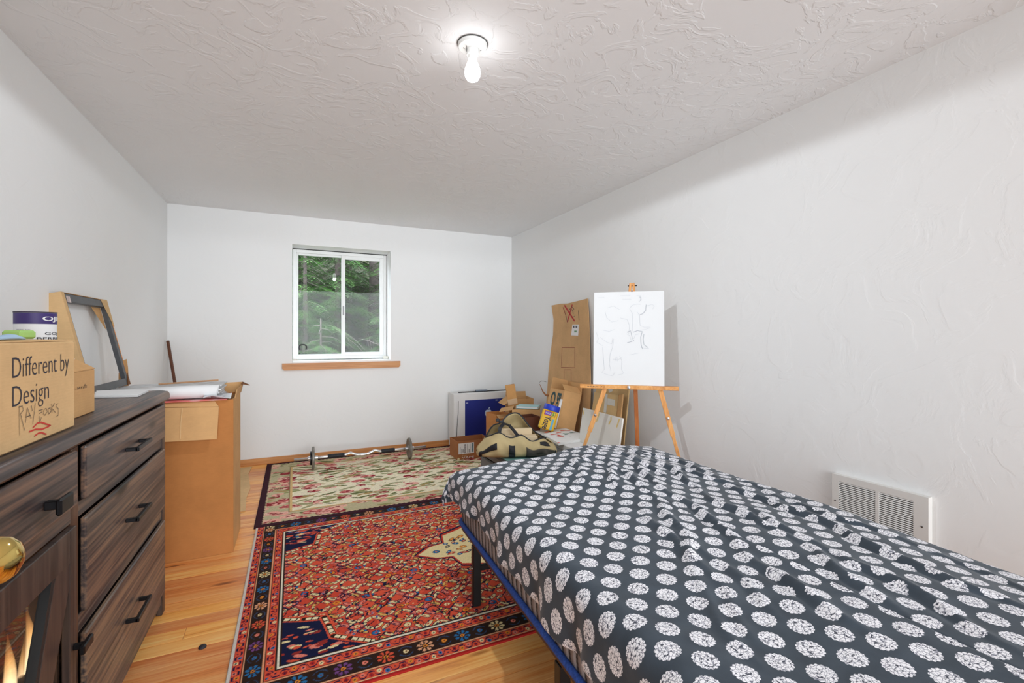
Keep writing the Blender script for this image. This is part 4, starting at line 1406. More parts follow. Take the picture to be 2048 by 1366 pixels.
band(0.0365, 0.020, 0.058, 0.0)
band(0.1795, 0.021, 0.062, 1.0)
cc = de - 0.1065
P = 0.155
ph = (np.mod(S / P, 1.0) - 0.5) * P; idx = np.floor(S / P).astype(int)
r_ = np.hypot(ph, cc); th_ = np.arctan2(cc, ph)
crab = (r_ < 0.033) & (r_ > 0.012) & ((np.abs(np.sin(4 * th_)) > 0.72) | ((r_ > 0.024) & (r_ < 0.028) & (np.abs(np.cos(4 * th_)) < 0.93)))   # eight-rayed rosette
m = np.abs(cc) < 0.037
for q, c in enumerate((CREAM, SKY, PURPLE, CORAL, (232, 168, 128), SKY)):
    w_.fill(m & crab & (np.mod(idx, 6) == q), c)
w_.fill(m & (r_ < 0.009), ORANGE); w_.fill(m & (r_ < 0.0045), NAVY)
ph2 = (np.mod(S / P + 0.5, 1.0) - 0.5) * P
r2 = np.hypot(ph2, cc)
for q, c in enumerate((CREAM, ORANGE, SKY, PINK)):
    w_.fill(m & (r2 < 0.0105) & (np.mod(np.floor(S / P + 0.5), 4) == q), c)
w_.fill(m & (r2 < 0.004), (120, 60, 40))
w_.fill(m & (np.abs(r2 - 0.027) < 0.0022) & (np.abs(cc) > 0.010), (56, 74, 104))
# fringe at the short ends, red overcast selvedge at the long sides
w_.fill(ends & (de < 0.014), (214, 206, 196)); w_.fill(ends & (de >= 0.014) & (de < 0.020), (186, 60, 48))
w_.fill((~ends) & (de < 0.012), (170, 40, 36)); w_.fill((~ends) & (de >= 0.012) & (de < 0.017), CREAM)
spk = RNG.random(X.shape)
w_.C *= (0.90 + 0.2 * spk)[..., None]


def zr_(X, Y): return 0.0075 + 0.0012 * np.sin(X * 5.1 + Y * 2.2) * np.sin(Y * 6.0)


o = w_.mesh('persian_rug', vcol('wool_pile'), (RX, RY, 0.0), zr_, keep=1.690)
tag(o, 'red Persian rug with navy corners and a dark floral border partly under the bed', 'rug')

# ================================================================== cream floral rug
FL, FWd = 2.36, 1.650
FX_, FY_ = -0.235, 3.424
w2 = Weave(FL, FWd, 0.0058)
X, Y = w2.X, w2.Y
w2.fill(np.ones_like(X, bool), (240, 228, 198))
de = np.minimum(np.minimum(X, FL - X), np.minimum(Y, FWd - Y))
w2.fill(de < 0.225, (196, 184, 146))
rq = random.Random(9)
ROSE, BURG, BLUSH, SAGE, OLIVE, SAND = (206, 108, 104), (150, 46, 54), (236, 172, 156), (150, 150, 96), (104, 110, 62), (216, 182, 130)


def rose(x, y, s, c):
    w2.ell(x, y, s, s * 0.62, rq.uniform(-0.3, 0.3), c)
    for q in range(7):
        a = rq.uniform(0, 6.28)
        w2.ell(x + s * 0.55 * math.cos(a), y + s * 0.36 * math.sin(a), s * 0.34, s * 0.16, rq.uniform(-0.7, 0.7), rq.choice((c, BURG, BLUSH, (236, 196, 176))))
    w2.ell(x, y, s * 0.25, s * 0.14, 0, BURG)


def leaf(x, y, s):
    w2.ell(x, y, s, s * 0.26, rq.uniform(-0.6, 0.6), rq.choice((SAGE, OLIVE, (166, 160, 118), (176, 146, 96))))


for q in range(700):                                    # dense border
    x, y = rq.uniform(0, FL), rq.uniform(0, FWd)
    if min(x, FL - x, y, FWd - y) > 0.215: continue
    leaf(x, y, rq.uniform(0.030, 0.070)) if q % 2 else rose(x, y, rq.uniform(0.035, 0.070), rq.choice((ROSE, BLUSH, BLUSH, BURG, (232, 190, 160))))
for q in range(900):                                    # airy field
    x, y = rq.uniform(0.25, FL - 0.25), rq.uniform(0.25, FWd - 0.25)
    t = rq.random()
    if t < 0.45: leaf(x, y, rq.uniform(0.030, 0.070))
    elif t < 0.60: rose(x, y, rq.uniform(0.028, 0.065), rq.choice((ROSE, BURG, BLUSH)))
    else: w2.ell(x, y, rq.uniform(0.006, 0.018), rq.uniform(0.004, 0.009), rq.uniform(-0.6, 0.6), rq.choice((BLUSH, ROSE, SAND, (204, 182, 150), OLIVE)))
w2.fill((de > 0.206) & (de < 0.226), (222, 186, 128))
w2.fill((de > 0.200) & (de < 0.206), (120, 100, 84))
sc_ = 0.046 + 0.004 * np.sin((X + Y) * 180)
w2.fill(de < 0.052 - 0.004 * np.sin((X + Y) * 180), (226, 200, 160))
w2.fill(de < sc_, (62, 32, 42))
w2.C *= (0.86 + 0.28 * RNG.random(X.shape))[..., None]
o = w2.mesh('floral_rug', vcol('wool_pile'), (FX_, FY_, 0.0), lambda X, Y: 0.0090 + 0.0010 * np.sin(X * 4.0) * np.sin(Y * 5.0))
tag(o, 'cream floral rug with rose border and dark purple binding before the window wall', 'rug')

# ================================================================== curl barbell on the floral rug
M_CHROME = plain('chrome', (222, 222, 224), 0.30, 1.0, var=0.03)
M_PLATE = plain('grey_iron_plate', (128, 124, 116), 0.45, 0.5, var=0.1)
M_FOAM = plain('black_foam', (26, 26, 32), 0.6)
BY, BZ = 4.69, 0.1155
bar = thing('barbell', (0.6, BY, 0.0105), 'chrome curl barbell with one grey weight plate at each end', 'barbell')
pts = [(-0.012, 0, 0), (0.44, 0, 0), (0.50, 0.0, 0.016), (0.555, 0, -0.012), (0.575, 0, -0.012), (0.63, 0, -0.004), (0.665, 0, 0.010), (0.70, 0, 0.014), (0.73, 0.0, 0.0), (0.80, 0, 0), (1.220, 0, 0)]
pts = [(0, 0, 0), (0.30, 0, 0), (0.44, 0, 0.0), (0.49, 0.0, 0.014), (0.545, 0.0, -0.010), (0.60, 0, -0.014), (0.655, 0, -0.010), (0.715, 0, 0.016), (0.765, 0, 0.0), (0.92, 0, 0), (1.220, 0, 0)]
MB().tube([(x, BY, BZ + z) for x, _, z in pts], 0.0125, 12).build('bar', M_CHROME, bar, smooth=True)
for (a, b, r_) in ((0.165, 0.20, 0.019), (1.012, 1.045, 0.019), (0.585, 0.625, 0.0165)):
    z_ = BZ if abs(a - 0.585) > 0.01 else BZ - 0.014
    smooth_angle(MB().lathe([(r_, a), (r_, b)], 16, Matrix.Translation((0, BY, z_)) @ Matrix.Rotation(math.pi / 2, 4, 'Y')).build('collar', M_CHROME, bar), 40)
for (a, b) in ((0.285, 0.435), (0.775, 0.905)):
    smooth_angle(MB().lathe([(0.019, a), (0.0205, a + 0.004), (0.0205, b - 0.004), (0.019, b)], 16, Matrix.Translation((0, BY, BZ)) @ Matrix.Rotation(math.pi / 2, 4, 'Y')).build('foam_grip', M_FOAM, bar), 40)
for c, sgn in ((0.160, -1), (1.050, 1)):
    Rm = Matrix.Translation((c, BY, BZ)) @ Matrix.Rotation(math.pi / 2 * 1, 4, 'Y')
    pr_ = [(0.026, -0.014), (0.030, -0.013), (0.034, -0.007), (0.082, -0.007), (0.090, -0.011), (0.100, -0.011), (0.1045, -0.007), (0.1045, 0.007), (0.100, 0.011), (0.090, 0.011), (0.082, 0.007), (0.034, 0.007), (0.030, 0.013), (0.026, 0.014)]
    smooth_angle(MB().lathe(pr_, 40, Rm).build('weight_plate', M_PLATE, bar), 40)
    n_ = MB().lathe([(0.024, sgn * 0.0145), (0.030, sgn * 0.016), (0.030, sgn * 0.026), (0.020, sgn * 0.030), (0.018, sgn * 0.045)], 12, Rm)
    smooth_angle(n_.build('spin_lock', M_CHROME, bar), 40)
    if sgn < 0:
        smooth_angle(MB().lathe([(0.030, -0.0125), (0.062, -0.0125), (0.062, -0.0255), (0.030, -0.0255)], 32, Rm).build('small_plate', plain('black_iron', (30, 30, 33)), bar), 40)

# ================================================================== bed
BA = math.radians(-2.8)
bex = Vector((math.cos(BA), math.sin(BA), 0)); bey = Vector((-math.sin(BA), math.cos(BA), 0))
BO = Vector((0.742, 2.215, 0))                     # far left corner
BW, BL = 1.17, 1.90
bz0, bz1 = 0.325, 0.560


def bp(x, y, z): return BO + bex * x + bey * y + Vector((0, 0, z))


BM = Matrix.Translation(BO) @ Matrix.Rotation(BA, 4, 'Z')
M_BLK = plain('black_steel', (26, 25, 26), 0.4, 0.3, var=0.05)
M_RAIL = plain('brown_rail', (74, 48, 38), 0.5)
bed = thing('bed_frame', tuple(bp(BW / 2, -BL / 2, 0)), 'black steel bed frame with square legs under the mattress', 'bed frame')
for x in (0.012, BW - 0.042):
    MB().box(x, x + 0.030, -BL + 0.01, -0.008, bz0 - 0.042, bz0 - 0.002, 0.002, BM).build('side_rail', M_RAIL if x < 0.1 else M_BLK, bed)
for y in (-BL + 0.01, -0.036):
    MB().box(0.042, BW - 0.042, y, y + 0.028, bz0 - 0.042, bz0 - 0.002, 0.002, BM).build('end_rail', M_BLK, bed)
for x in (0.008, BW / 2 - 0.017, BW - 0.044):
    for y in (-0.20, -1.03, -1.80):
        MB().box(x, x + 0.036, y - 0.018, y + 0.018, 0.0098 if y > -0.5 else 0.0003, bz0 - 0.0425, 0.002, BM).build('leg', M_BLK, bed)
for y in (-0.20, -1.03, -1.80):
    MB().box(0.044, BW - 0.044, y - 0.010, y + 0.010, 0.165, 0.190, 0.002, BM).build('cross_brace', M_BLK, bed)
for k in range(9):
    y = -0.10 - k * 0.21
    MB().box(0.043, BW - 0.043, y - 0.03, y + 0.03, bz0 - 0.020, bz0 - 0.002, 0.002, BM).build('slat', M_BLK, bed)
MB().lathe([(0.004, 0), (0.003, 0.002)], 10, BM @ Matrix.Translation((0.008, -0.20, 0.178)) @ Matrix.Rotation(-math.pi / 2, 4, 'Y')).build('bolt', M_CHROME, bed)


def ribmat():
    m, nt, b = nmat('mattress_knit')
    mp = mapped(nt)
    wv = nd(nt, 'ShaderNodeTexWave', wave_type='BANDS', bands_direction='Y', i_Scale=7.5)
    nt.links.new(mp.outputs[0], wv.inputs['Vector'])
    wz = nd(nt, 'ShaderNodeTexWave', wave_type='BANDS', bands_direction='Z', i_Scale=24.0)
    nt.links.new(mp.outputs[0], wz.inputs['Vector'])
    r = ramp(nt, wv.outputs['Fac'], [(0.05, lin(70, 68, 68)), (0.22, lin(146, 142, 142)), (0.9, lin(164, 159, 160))])
    dots = nd(nt, 'ShaderNodeMath', operation='MULTIPLY')
    r2 = ramp(nt, wv.outputs['Fac'], [(0.12, (1, 1, 1, 1)), (0.2, (0, 0, 0, 1))])
    nt.links.new(r2.outputs[0], dots.inputs[0]); nt.links.new(wz.outputs['Fac'], dots.inputs[1])
    mx = nd(nt, 'ShaderNodeMix', data_type='RGBA')
    nt.links.new(dots.outputs[0], mx.inputs['Factor'])
    nt.links.new(r.outputs[0], mx.inputs['A']); mx.inputs['B'].default_value = lin(40, 36, 36)
    nt.links.new(mx.outputs['Result'], b.inputs['Base Color'])
    b.inputs['Roughness'].default_value = 0.9
    bump(nt, b, wv.outputs['Fac'], 0.8, 0.006)
    return m


mat = thing('mattress', tuple(bp(BW / 2, -BL / 2, bz0)), 'grey ribbed mattress with blue lower edging under the patterned comforter', 'mattress', BA)


def rrect(ins, z, r=0.06):
    pts = []
    for (cx, cy, a0) in ((BW - r, -r, 0), (r, -r, 90), (r, -BL + r, 180), (BW - r, -BL + r, 270)):
        for k in range(6):
            a = math.radians(a0 + k * 18)
            pts.append(bp(cx + (r - ins) * math.cos(a), cy + (r - ins) * math.sin(a), z))
    return pts


def loft(rs):
    mb = MB(); n = len(rs[0])
    mb.add([p for r in rs for p in r], [(i * n + k, i * n + (k + 1) % n, (i + 1) * n + (k + 1) % n, (i + 1) * n + k) for i in range(len(rs) - 1) for k in range(n)]
           + [tuple(range(n - 1, -1, -1)), tuple((len(rs) - 1) * n + k for k in range(n))])
    return mb


loft([rrect(0.004, bz0 + 0.012), rrect(0.0, bz0 + 0.05), rrect(-0.003, (bz0 + bz1) / 2), rrect(0.0, bz1 - 0.05), rrect(0.012, bz1 - 0.015), rrect(0.04, bz1)]).build('mattress_body', ribmat(), mat, smooth=True)
M_BLUE = plain('blue_edging', (44, 82, 168), 0.75, var=0.35, nscale=160)
eg = MB()
rp = rrect(-0.003, bz0 + 0.011)
eg.tube(rp + [rp[0]], 0.0115, 8, cap=False)
eg.build('edging', M_BLUE, mat, smooth=True)['label'] = 'bright blue edging'
loft([rrect(0.004, bz0), rrect(0.004, bz0 + 0.012)]).build('mattress_base', M_BLUE, mat)


# ------------------------------------------------------------------ comforter
def dotmat():
    m, nt, b = nmat('comforter_print')
    uv = nd(nt, 'ShaderNodeUVMap', uv_map='cloth')
    sp = nt.nodes.new('ShaderNodeSeparateXYZ'); nt.links.new(uv.outputs[0], sp.inputs[0])

    def mth(op, a, b_=None, c_=None):
        n = nd(nt, 'ShaderNodeMath', operation=op)
        for k, v in enumerate((a, b_, c_)):
            if v is None: continue
            if isinstance(v, (int, float)): n.inputs[k].default_value = v
            else: nt.links.new(v, n.inputs[k])
        return n.outputs[0]
    PX, PY = 0.092, 0.110
    res = []
    for ox, oy in ((0, 0), (0.5, 0.5)):
        fx = mth('SUBTRACT', mth('FRACT', mth('ADD', mth('DIVIDE', sp.outputs[0], PX), ox)), 0.5)
        fy = mth('SUBTRACT', mth('FRACT', mth('ADD', mth('DIVIDE', sp.outputs[1], PY), oy)), 0.5)
        ax = mth('MULTIPLY', fx, PX); ay = mth('MULTIPLY', fy, PY)
        r = mth('SQRT', mth('ADD', mth('MULTIPLY', ax, ax), mth('MULTIPLY', ay, ay)))
        an = mth('ARCTAN2', ay, ax)
        sc = mth('MULTIPLY', mth('ABSOLUTE', mth('SINE', mth('MULTIPLY', an, 8.0))), 0.0030)
        res.append((mth('SUBTRACT', r, sc), r, an))
    rr = mth('MINIMUM', res[0][0], res[1][0])
    inside = mth('LESS_THAN', rr, 0.0242)
    vo = nd(nt, 'ShaderNodeTexVoronoi', feature='DISTANCE_TO_EDGE', i_Scale=135.0)
    nt.links.new(uv.outputs[0], vo.inputs['Vector'])
    pet = ramp(nt, vo.outputs['Distance'], [(0.02, lin(120, 122, 136)), (0.09, lin(248, 246, 250))])
    n0 = nd(nt, 'ShaderNodeTexNoise', i_Scale=125.0, i_Detail=2.0)
    nt.links.new(uv.outputs[0], n0.inputs['Vector'])
    hole = ramp(nt, n0.outputs['Fac'], [(0.57, (0, 0, 0, 1)), (0.62, (1, 1, 1, 1))])
    core = mth('LESS_THAN', rr, 0.0195)
    hm = mth('MULTIPLY', hole.outputs[0], core)
    mxh = nd(nt, 'ShaderNodeMix', data_type='RGBA')
    nt.links.new(hm, mxh.inputs['Factor']); nt.links.new(pet.outputs[0], mxh.inputs['A']); mxh.inputs['B'].default_value = lin(62, 66, 80)
    n1 = nd(nt, 'ShaderNodeTexNoise', i_Scale=12.0, i_Detail=5.0)
    nt.links.new(uv.outputs[0], n1.inputs['Vector'])
    base = ramp(nt, n1.outputs['Fac'], [(0.3, lin(40, 51, 62)), (0.7, lin(58, 70, 82))])
    mx = nd(nt, 'ShaderNodeMix', data_type='RGBA')
    nt.links.new(inside, mx.inputs['Factor']); nt.links.new(base.outputs[0], mx.inputs['A']); nt.links.new(mxh.outputs['Result'], mx.inputs['B'])
    nt.links.new(mx.outputs['Result'], b.inputs['Base Color'])
    b.inputs['Roughness'].default_value = 0.75
    b.inputs['Sheen Weight'].default_value = 0.15
    b.inputs['Sheen Roughness'].default_value = 0.4
    n2 = nd(nt, 'ShaderNodeTexNoise', i_Scale=900.0); nt.links.new(uv.outputs[0], n2.inputs['Vector'])
    bump(nt, b, n2.outputs['Fac'], 0.3, 0.0006)
    return m


NA, NB = 205, 245
dropL, dropR, Wd = 0.150, 0.20, BW + 0.03
Ltop, dropF = BL + 0.0, 0.17
arcA = dropL + Wd + dropR; arcB = Ltop + dropF
A = np.linspace(0, arcA, NA)[:, None] * np.ones((1, NB)); Bv = np.linspace(0, arcB, NB)[None, :] * np.ones((NA, 1))   # b: 0 at the far hem
rc = 0.055


def bend(s, L, r):
    """s: arc length measured inward from the edge line (negative = hanging). returns (inset, drop)"""
    q = math.pi / 2 * r
    ins = np.where(s > q / 2, s - q / 2 + r, np.where(s > -q / 2, r * (1 - np.cos((s + q / 2) / r)), 0.0))
    drp = np.where(s > q / 2, 0.0, np.where(s > -q / 2, r * (1 - np.sin((s + q / 2) / r)), r + (-q / 2 - s)))
    return ins, drp


sL = A - dropL; sR = (dropL + Wd) - A; sF = Bv - dropF
iL, dL = bend(sL, Wd, rc); iR, dR = bend(sR, Wd, rc); iF, dF = bend(sF, Ltop, rc)
left = A < dropL + Wd / 2
x = np.where(left, iL - 0.012, BW + 0.018 - iR)
y = 0.018 - iF
drop = np.where(left, dL, dR)
drop = np.maximum(drop, dF) + 0.10 * np.minimum(np.where(left, dL, dR), dF)
# crowned, rumpled top
u_ = (x / BW); vv = -y
top_z = 0.588 + 0.050 * np.exp(-((u_ - 0.60) / 0.30) ** 2) * (0.55 + 0.45 * np.exp(-(vv / 0.55) ** 2)) - 0.004
flat = np.exp(-(drop / 0.05) ** 2)
wr = np.zeros_like(x)
rg = np.random.default_rng(3)
for (x0_, y0_, ang, amp, wid, l0, l1) in (
        (0.70, -0.62, 0.26, 0.017, 0.016, -0.55, 1.1), (0.86, -0.55, 0.23, 0.016, 0.015, -0.5, 1.15), (0.56, -0.75, 0.30, 0.014, 0.017, -0.40, 0.8), (1.00, -0.75, 0.16, 0.013, 0.015, -0.5, 0.9),
        (0.42, -1.0, 0.33, 0.013, 0.018, -0.30, 0.6), (0.62, -0.40, 0.42, 0.014, 0.014, -0.30, 0.45), (0.80, -0.30, 0.10, 0.012, 0.013, -0.25, 0.5), (0.95, -0.35, -0.12, 0.011, 0.013, -0.25, 0.5),
        (0.48, -0.35, 0.55, 0.012, 0.016, -0.25, 0.4), (0.30, -0.55, 0.75, 0.011, 0.018, -0.2, 0.35), (0.32, -1.25, 0.45, 0.012, 0.02, -0.3, 0.4), (0.75, -1.30, 0.20, 0.014, 0.016, -0.35, 0.6),
        (0.92, -1.25, 0.12, 0.012, 0.016, -0.4, 0.55), (1.06, -1.15, 0.05, 0.010, 0.015, -0.5, 0.6), (0.60, -0.22, 1.1, 0.010, 0.016, -0.25, 0.35), (0.25, -0.28, 1.2, 0.009, 0.018, -0.2, 0.25),
        (0.70, -0.12, 0.7, 0.011, 0.014, -0.2, 0.25), (0.88, -0.16, 0.4, 0.010, 0.013, -0.15, 0.3), (1.02, -0.18, -0.3, 0.009, 0.013, -0.15, 0.3)):
    dx, dy = -math.sin(ang), -math.cos(ang)            # runs towards the foot, drifting left
    t = (x - x0_) * dx + (y - y0_) * dy
    d = (x - x0_) * (-dy) + (y - y0_) * dx + 0.018 * np.sin(t * 9 + x0_ * 20) + 0.007 * np.sin(t * 23 + x0_ * 7)
    env = np.clip((t - l0) / 0.18, 0, 1) * np.clip((l1 - t) / 0.25, 0, 1)
    env = env * (0.65 + 0.35 * np.sin(t * 13 + x0_ * 31))
    s_ = d / wid
    prof = np.where(s_ > 0, np.exp(-s_ * 1.1), np.exp(s_ * 2.6)) - 0.28 * np.exp(-((s_ + 1.3) / 0.9) ** 2)
    wr += 1.5 * amp * env * prof
for k in range(14):
    fx_, fy_ = rg.uniform(3, 11, 2); p1, p2 = rg.uniform(0, 6.28, 2)
    wr += 0.0022 * np.sin(x * fx_ + y * fy_ * rg.choice((-1, 1)) + p1) * np.sin(x * fy_ * 0.7 + p2)
wr += 0.0011 * np.sin(x * 38 + 2.5 * np.sin(y * 17)) * np.sin(y * 29 + 3 * np.sin(x * 11))
z = top_z + wr * flat - drop * np.where(drop > 0.02, 1.0, 1.0)
# hanging side: folds and an uneven hem
hang = np.clip((drop - 0.03) / 0.12, 0, 1)
sideL = left & (dL >= dF)
fold = 0.012 * np.sin(Bv * 17 + 1.2 * np.sin(Bv * 5)) + 0.008 * np.sin(Bv * 31 + 1) + 0.005 * np.sin(Bv * 53 + 2)
x = x - np.where(sideL, hang * (0.006 + 0.7 * fold), 0) + np.where(~left & (dR >= dF), hang * 0.012, 0)
y = y + np.where(dF > np.where(left, dL, dR), hang * (0.018 + 0.008 * np.sin(A * 19)), 0)
hem = 0.5 + 0.5 * np.sin(Bv * 3.1 + 0.6)
z = z + np.where(sideL, hang * (-0.02 + 0.045 * hem + 0.01 * np.sin(Bv * 14)), 0)
# far left corner pulled out into a point
cp = np.clip(1 - A / 0.40, 0, 1) * np.clip(1 - Bv / 0.42, 0, 1)
x = x - 0.050 * cp; y = y + 0.035 * cp
P = np.stack([x, y, z], -1)
PW_ = np.array(BO)[None, None, :] + x[..., None] * np.array(bex) + y[..., None] * np.array(bey) + z[..., None] * np.array((0, 0, 1.0))
org = bp(BW / 2, -BL / 2, bz1)
V = PW_.reshape(-1, 3) - np.array(org)
ii = np.arange(NA * NB).reshape(NA, NB)
F = np.stack([ii[:-1, :-1], ii[1:, :-1], ii[1:, 1:], ii[:-1, 1:]], -1).reshape(-1, 4)
me = np_mesh('comforter', V, F, dotmat())
me.polygons.foreach_set('use_smooth', np.ones(len(F), bool))
ul = me.uv_layers.new(name='cloth')
uvs = np.stack([A, Bv], -1).reshape(-1, 2)[F.ravel()]
ul.data.foreach_set('uv', uvs.astype(np.float32).ravel())
co = bpy.data.objects.new('comforter', me); COL.objects.link(co); co.location = org
sm = co.modifiers.new('thickness', 'SOLIDIFY'); sm.thickness = 0.006; sm.offset = -1
ss = co.modifiers.new('soft', 'SUBSURF'); ss.levels = 1; ss.render_levels = 1
tag(co, 'dark slate comforter printed with white lacy medallions spread over the bed', 'comforter')

# ================================================================== things in the far right corner
def open_box(name, x0, x1, y0, y1, z0, z1, m, label, rz=0.0, th=0.005, flaps=(), inner=None, cat='box', tilt=None):
    """open cardboard carton; flaps: (side, length, angle in degrees from upright, outward positive)"""
    cx, cy = (x0 + x1) / 2, (y0 + y1) / 2
    root = thing(name, (cx, cy, z0), label, cat)
    M = Matrix.Translation((cx, cy, z0)) @ Matrix.Rotation(rz, 4, 'Z')
    if tilt is not None: M = M @ tilt
    a, b, h = (x1 - x0) / 2, (y1 - y0) / 2, z1 - z0
    mb = MB()
    mb.box(-a, a, -b, -b + th, 0, h, 0, M); mb.box(-a, a, b - th, b, 0, h, 0, M)
    mb.box(-a, -a + th, -b + th, b - th, 0, h, 0, M); mb.box(a - th, a, -b + th, b - th, 0, h, 0, M)
    mb.box(-a + th, a - th, -b + th, b - th, 0, th, 0, M)
    body = mb.build('box_body', m, root)
    for (side, L, ang) in flaps:
        t = math.radians(ang)
        s, c = math.sin(t) * L, math.cos(t) * L
        e = 0.004
        if side == '-y': q = [(-a + e, -b, h), (a - e, -b, h), (a - e * 2, -b - s, h + c), (-a + e * 2, -b - s, h + c)]; nn = (0, -c, -s)
        if side == '+y': q = [(-a + e, b, h), (a - e, b, h), (a - e * 2, b + s, h + c), (-a + e * 2, b + s, h + c)]; nn = (0, c, -s)
        if side == '-x': q = [(-a, -b + e, h), (-a, b - e, h), (-a - s, b - e * 2, h + c), (-a - s, -b + e * 2, h + c)]; nn = (-c, 0, -s)
        if side == '+x': q = [(a, -b + e, h), (a, b - e, h), (a + s, b - e * 2, h + c), (a + s, -b + e * 2, h + c)]; nn = (c, 0, -s)
        R3 = M.to_3x3()
        MB().plate([M @ Vector(p) for p in q], R3 @ Vector(nn), 0.004).build('flap', inner or m, root)
    return root, body, M


M_CBR = cardboard('cardboard_red_brown', (176, 116, 74))
M_CBD = cardboard('cardboard_maroon', (98, 56, 40))
RZ = 0.0105                                             # top of the floral rug

# white computer carton with a blue panel
IX0, IX1, IY0, IY1, IZ = 1.585, 2.330, 4.900, 5.085, 0.610
im = thing('computer_carton', ((IX0 + IX1) / 2, (IY0 + IY1) / 2, RZ), 'flat white computer carton with a large blue panel against the window wall', 'box')
M_CWH = plain('carton_white', (234, 233, 232), 0.5, var=0.02)
ib = MB().box(IX0, IX1, IY0, IY1, RZ + 0.0005, IZ, 0.006).build('carton_body', M_CWH, im)
py = IY0 - 0.0012
a, b = on_y(930, 801, IY0), on_y(1018, 796, IY0)
pn = MB().box(a.x, IX1 - 0.075, py, IY0, 0.115, a.z, 0).build('blue_panel', plain('carton_blue', (26, 42, 132), 0.4, var=0.06), im)
# apple shaped emblem: body, bite and leaf
cx, cz, s = (a.x + IX1 - 0.075) / 2 + 0.0, 0.345, 0.042
cx = on_y(976.5, 826, IY0).x; cz = on_y(976.5, 826, IY0).z
out = []
for k in range(64):
    t = 2 * math.pi * k / 64
    r_ = 1.0 - 0.16 * math.exp(-((t - math.pi / 2) / 0.42) ** 2) - 0.08 * math.exp(-((t - 3 * math.pi / 2) / 0.30) ** 2) + 0.06 * abs(math.cos(t))
    x_, z_ = r_ * math.cos(t) * 0.96, r_ * math.sin(t)
    dx, dz_ = x_ - 1.20, z_ - 0.12                     # bite
    dd = math.hypot(dx, dz_)
    if dd < 0.44:
        x_, z_ = 1.20 + dx / dd * 0.44 if dx < 0 else 0.78, 0.12 + dz_ / dd * 0.44
        x_ = min(x_, 0.86)
    out.append((cx + x_ * s, py - 0.0008, cz + z_ * s))
em = MB().plate(out, (0, -1, 0), 0.0004)
em.plate([(cx + 0.05 * s, py - 0.0008, cz + 1.08 * s), (cx + 0.42 * s, py - 0.0008, cz + 1.22 * s), (cx + 0.50 * s, py - 0.0008, cz + 1.62 * s), (cx + 0.14 * s, py - 0.0008, cz + 1.44 * s)], (0, -1, 0), 0.0004)
em.build('emblem', plain('emblem_pale', (206, 222, 244), 0.4), pn)
MB().box(IX0 + 0.075, IX1 - 0.03, IY0 + 0.05, IY0 + 0.075, IZ - 0.001, IZ + 0.010).build('lid_strip', plain('strap_black', (28, 28, 30), 0.5), im)
MB().box(1.86, 2.00, IY0 + 0.035, IY0 + 0.08, IZ + 0.009, IZ + 0.024, 0.005).build('carry_handle', plain('handle_grey', (132, 142, 158), 0.5), im)
MB().stroke([(IX0 + 0.052, IY0, 0.53), (IX0 + 0.050, IY0, 0.40), (IX0 + 0.036, IY0, 0.24), (IX0 + 0.032, IY0, 0.12)], (0, -1, 0), 0.006, 0.0015).build('slit', plain('strap_black', (28, 28, 30)), im)
for (u, v) in ((934, 806), (993, 800)):
    p = on_y(u, v, IY0)
    MB().box(p.x - 0.012, p.x + 0.012, py - 0.001, py, p.z - 0.006, p.z + 0.006).build('scuff', plain('scuff_grey', (160, 168, 196)), pn)

# small open carton with a shipping label
VX, VY = 1.470, 4.440
vb, vbody, VM = open_box('parcel_box', VX, VX + 0.36, VY, VY + 0.24, RZ + 0.001, 0.190, M_CBR, 'small open red brown carton with a shipping label on the floral rug', 0.0)
lb = on_y(917, 887.5, VY); lb2 = on_y(948, 905.5, VY)
lab = MB().box(lb.x, lb2.x, VY - 0.0012, VY, lb2.z, lb.z).build('shipping_label', M_PAPER, vbody)
ink = MB()
wl_ = lb2.x - lb.x; hl_ = lb.z - lb2.z
for k in range(13):                                    # bars of the barcode
    zz = lb2.z + hl_ * (0.07 + 0.066 * k)
    ink.box(lb.x + wl_ * 0.36, lb.x + wl_ * 0.48, VY - 0.0018, VY - 0.0013, zz, zz + hl_ * 0.034)
for fx, f0, f1, wd in ((0.10, 0.1, 0.7, 0.02), (0.18, 0.06, 0.5, 0.02), (0.27, 0.15, 0.45, 0.035), (0.56, 0.1, 0.9, 0.015), (0.66, 0.1, 0.42, 0.03), (0.74, 0.05, 0.9, 0.012)):
    ink.box(lb.x + wl_ * fx, lb.x + wl_ * (fx + wd), VY - 0.0018, VY - 0.0013, lb2.z + hl_ * f0, lb2.z + hl_ * f1)
ink.build('label_print', plain('label_ink', (70, 66, 78)), lab)
MB().box(lb.x + wl_ * 0.83, lb.x + wl_ * 0.96, VY - 0.0018, VY - 0.0013, lb2.z + hl_ * 0.1, lb2.z + hl_ * 0.95).build('label_strip', plain('label_teal', (120, 146, 156), var=0.3, nscale=60), lab)
p = on_y(924, 917.5, VY)
letters('vape', p, (1, 0, 0), EZ, on_y(948, 917, VY).x - p.x, 0.018, (0, -1, 0)).build('lettering', M_PAPER, vbody)
p = on_y(925, 912, VY)
letters('dan', p, (1, 0, 0), EZ, on_y(934, 910, VY).x - p.x, 0.010, (0, -1, 0)).build('lettering', cardboard('cardboard_pale', (226, 190, 140)), vbody)
p = on_y(917, 919, VY)
MB().plate([p + Vector((-0.016, 0, 0.004)), p + Vector((0, 0, -0.008)), p + Vector((0.016, 0, 0.004)), p + Vector((0, 0, 0.018))], (0, -1, 0), 0.001).build('tape', plain('cream_tape', (238, 226, 180)), vbody)

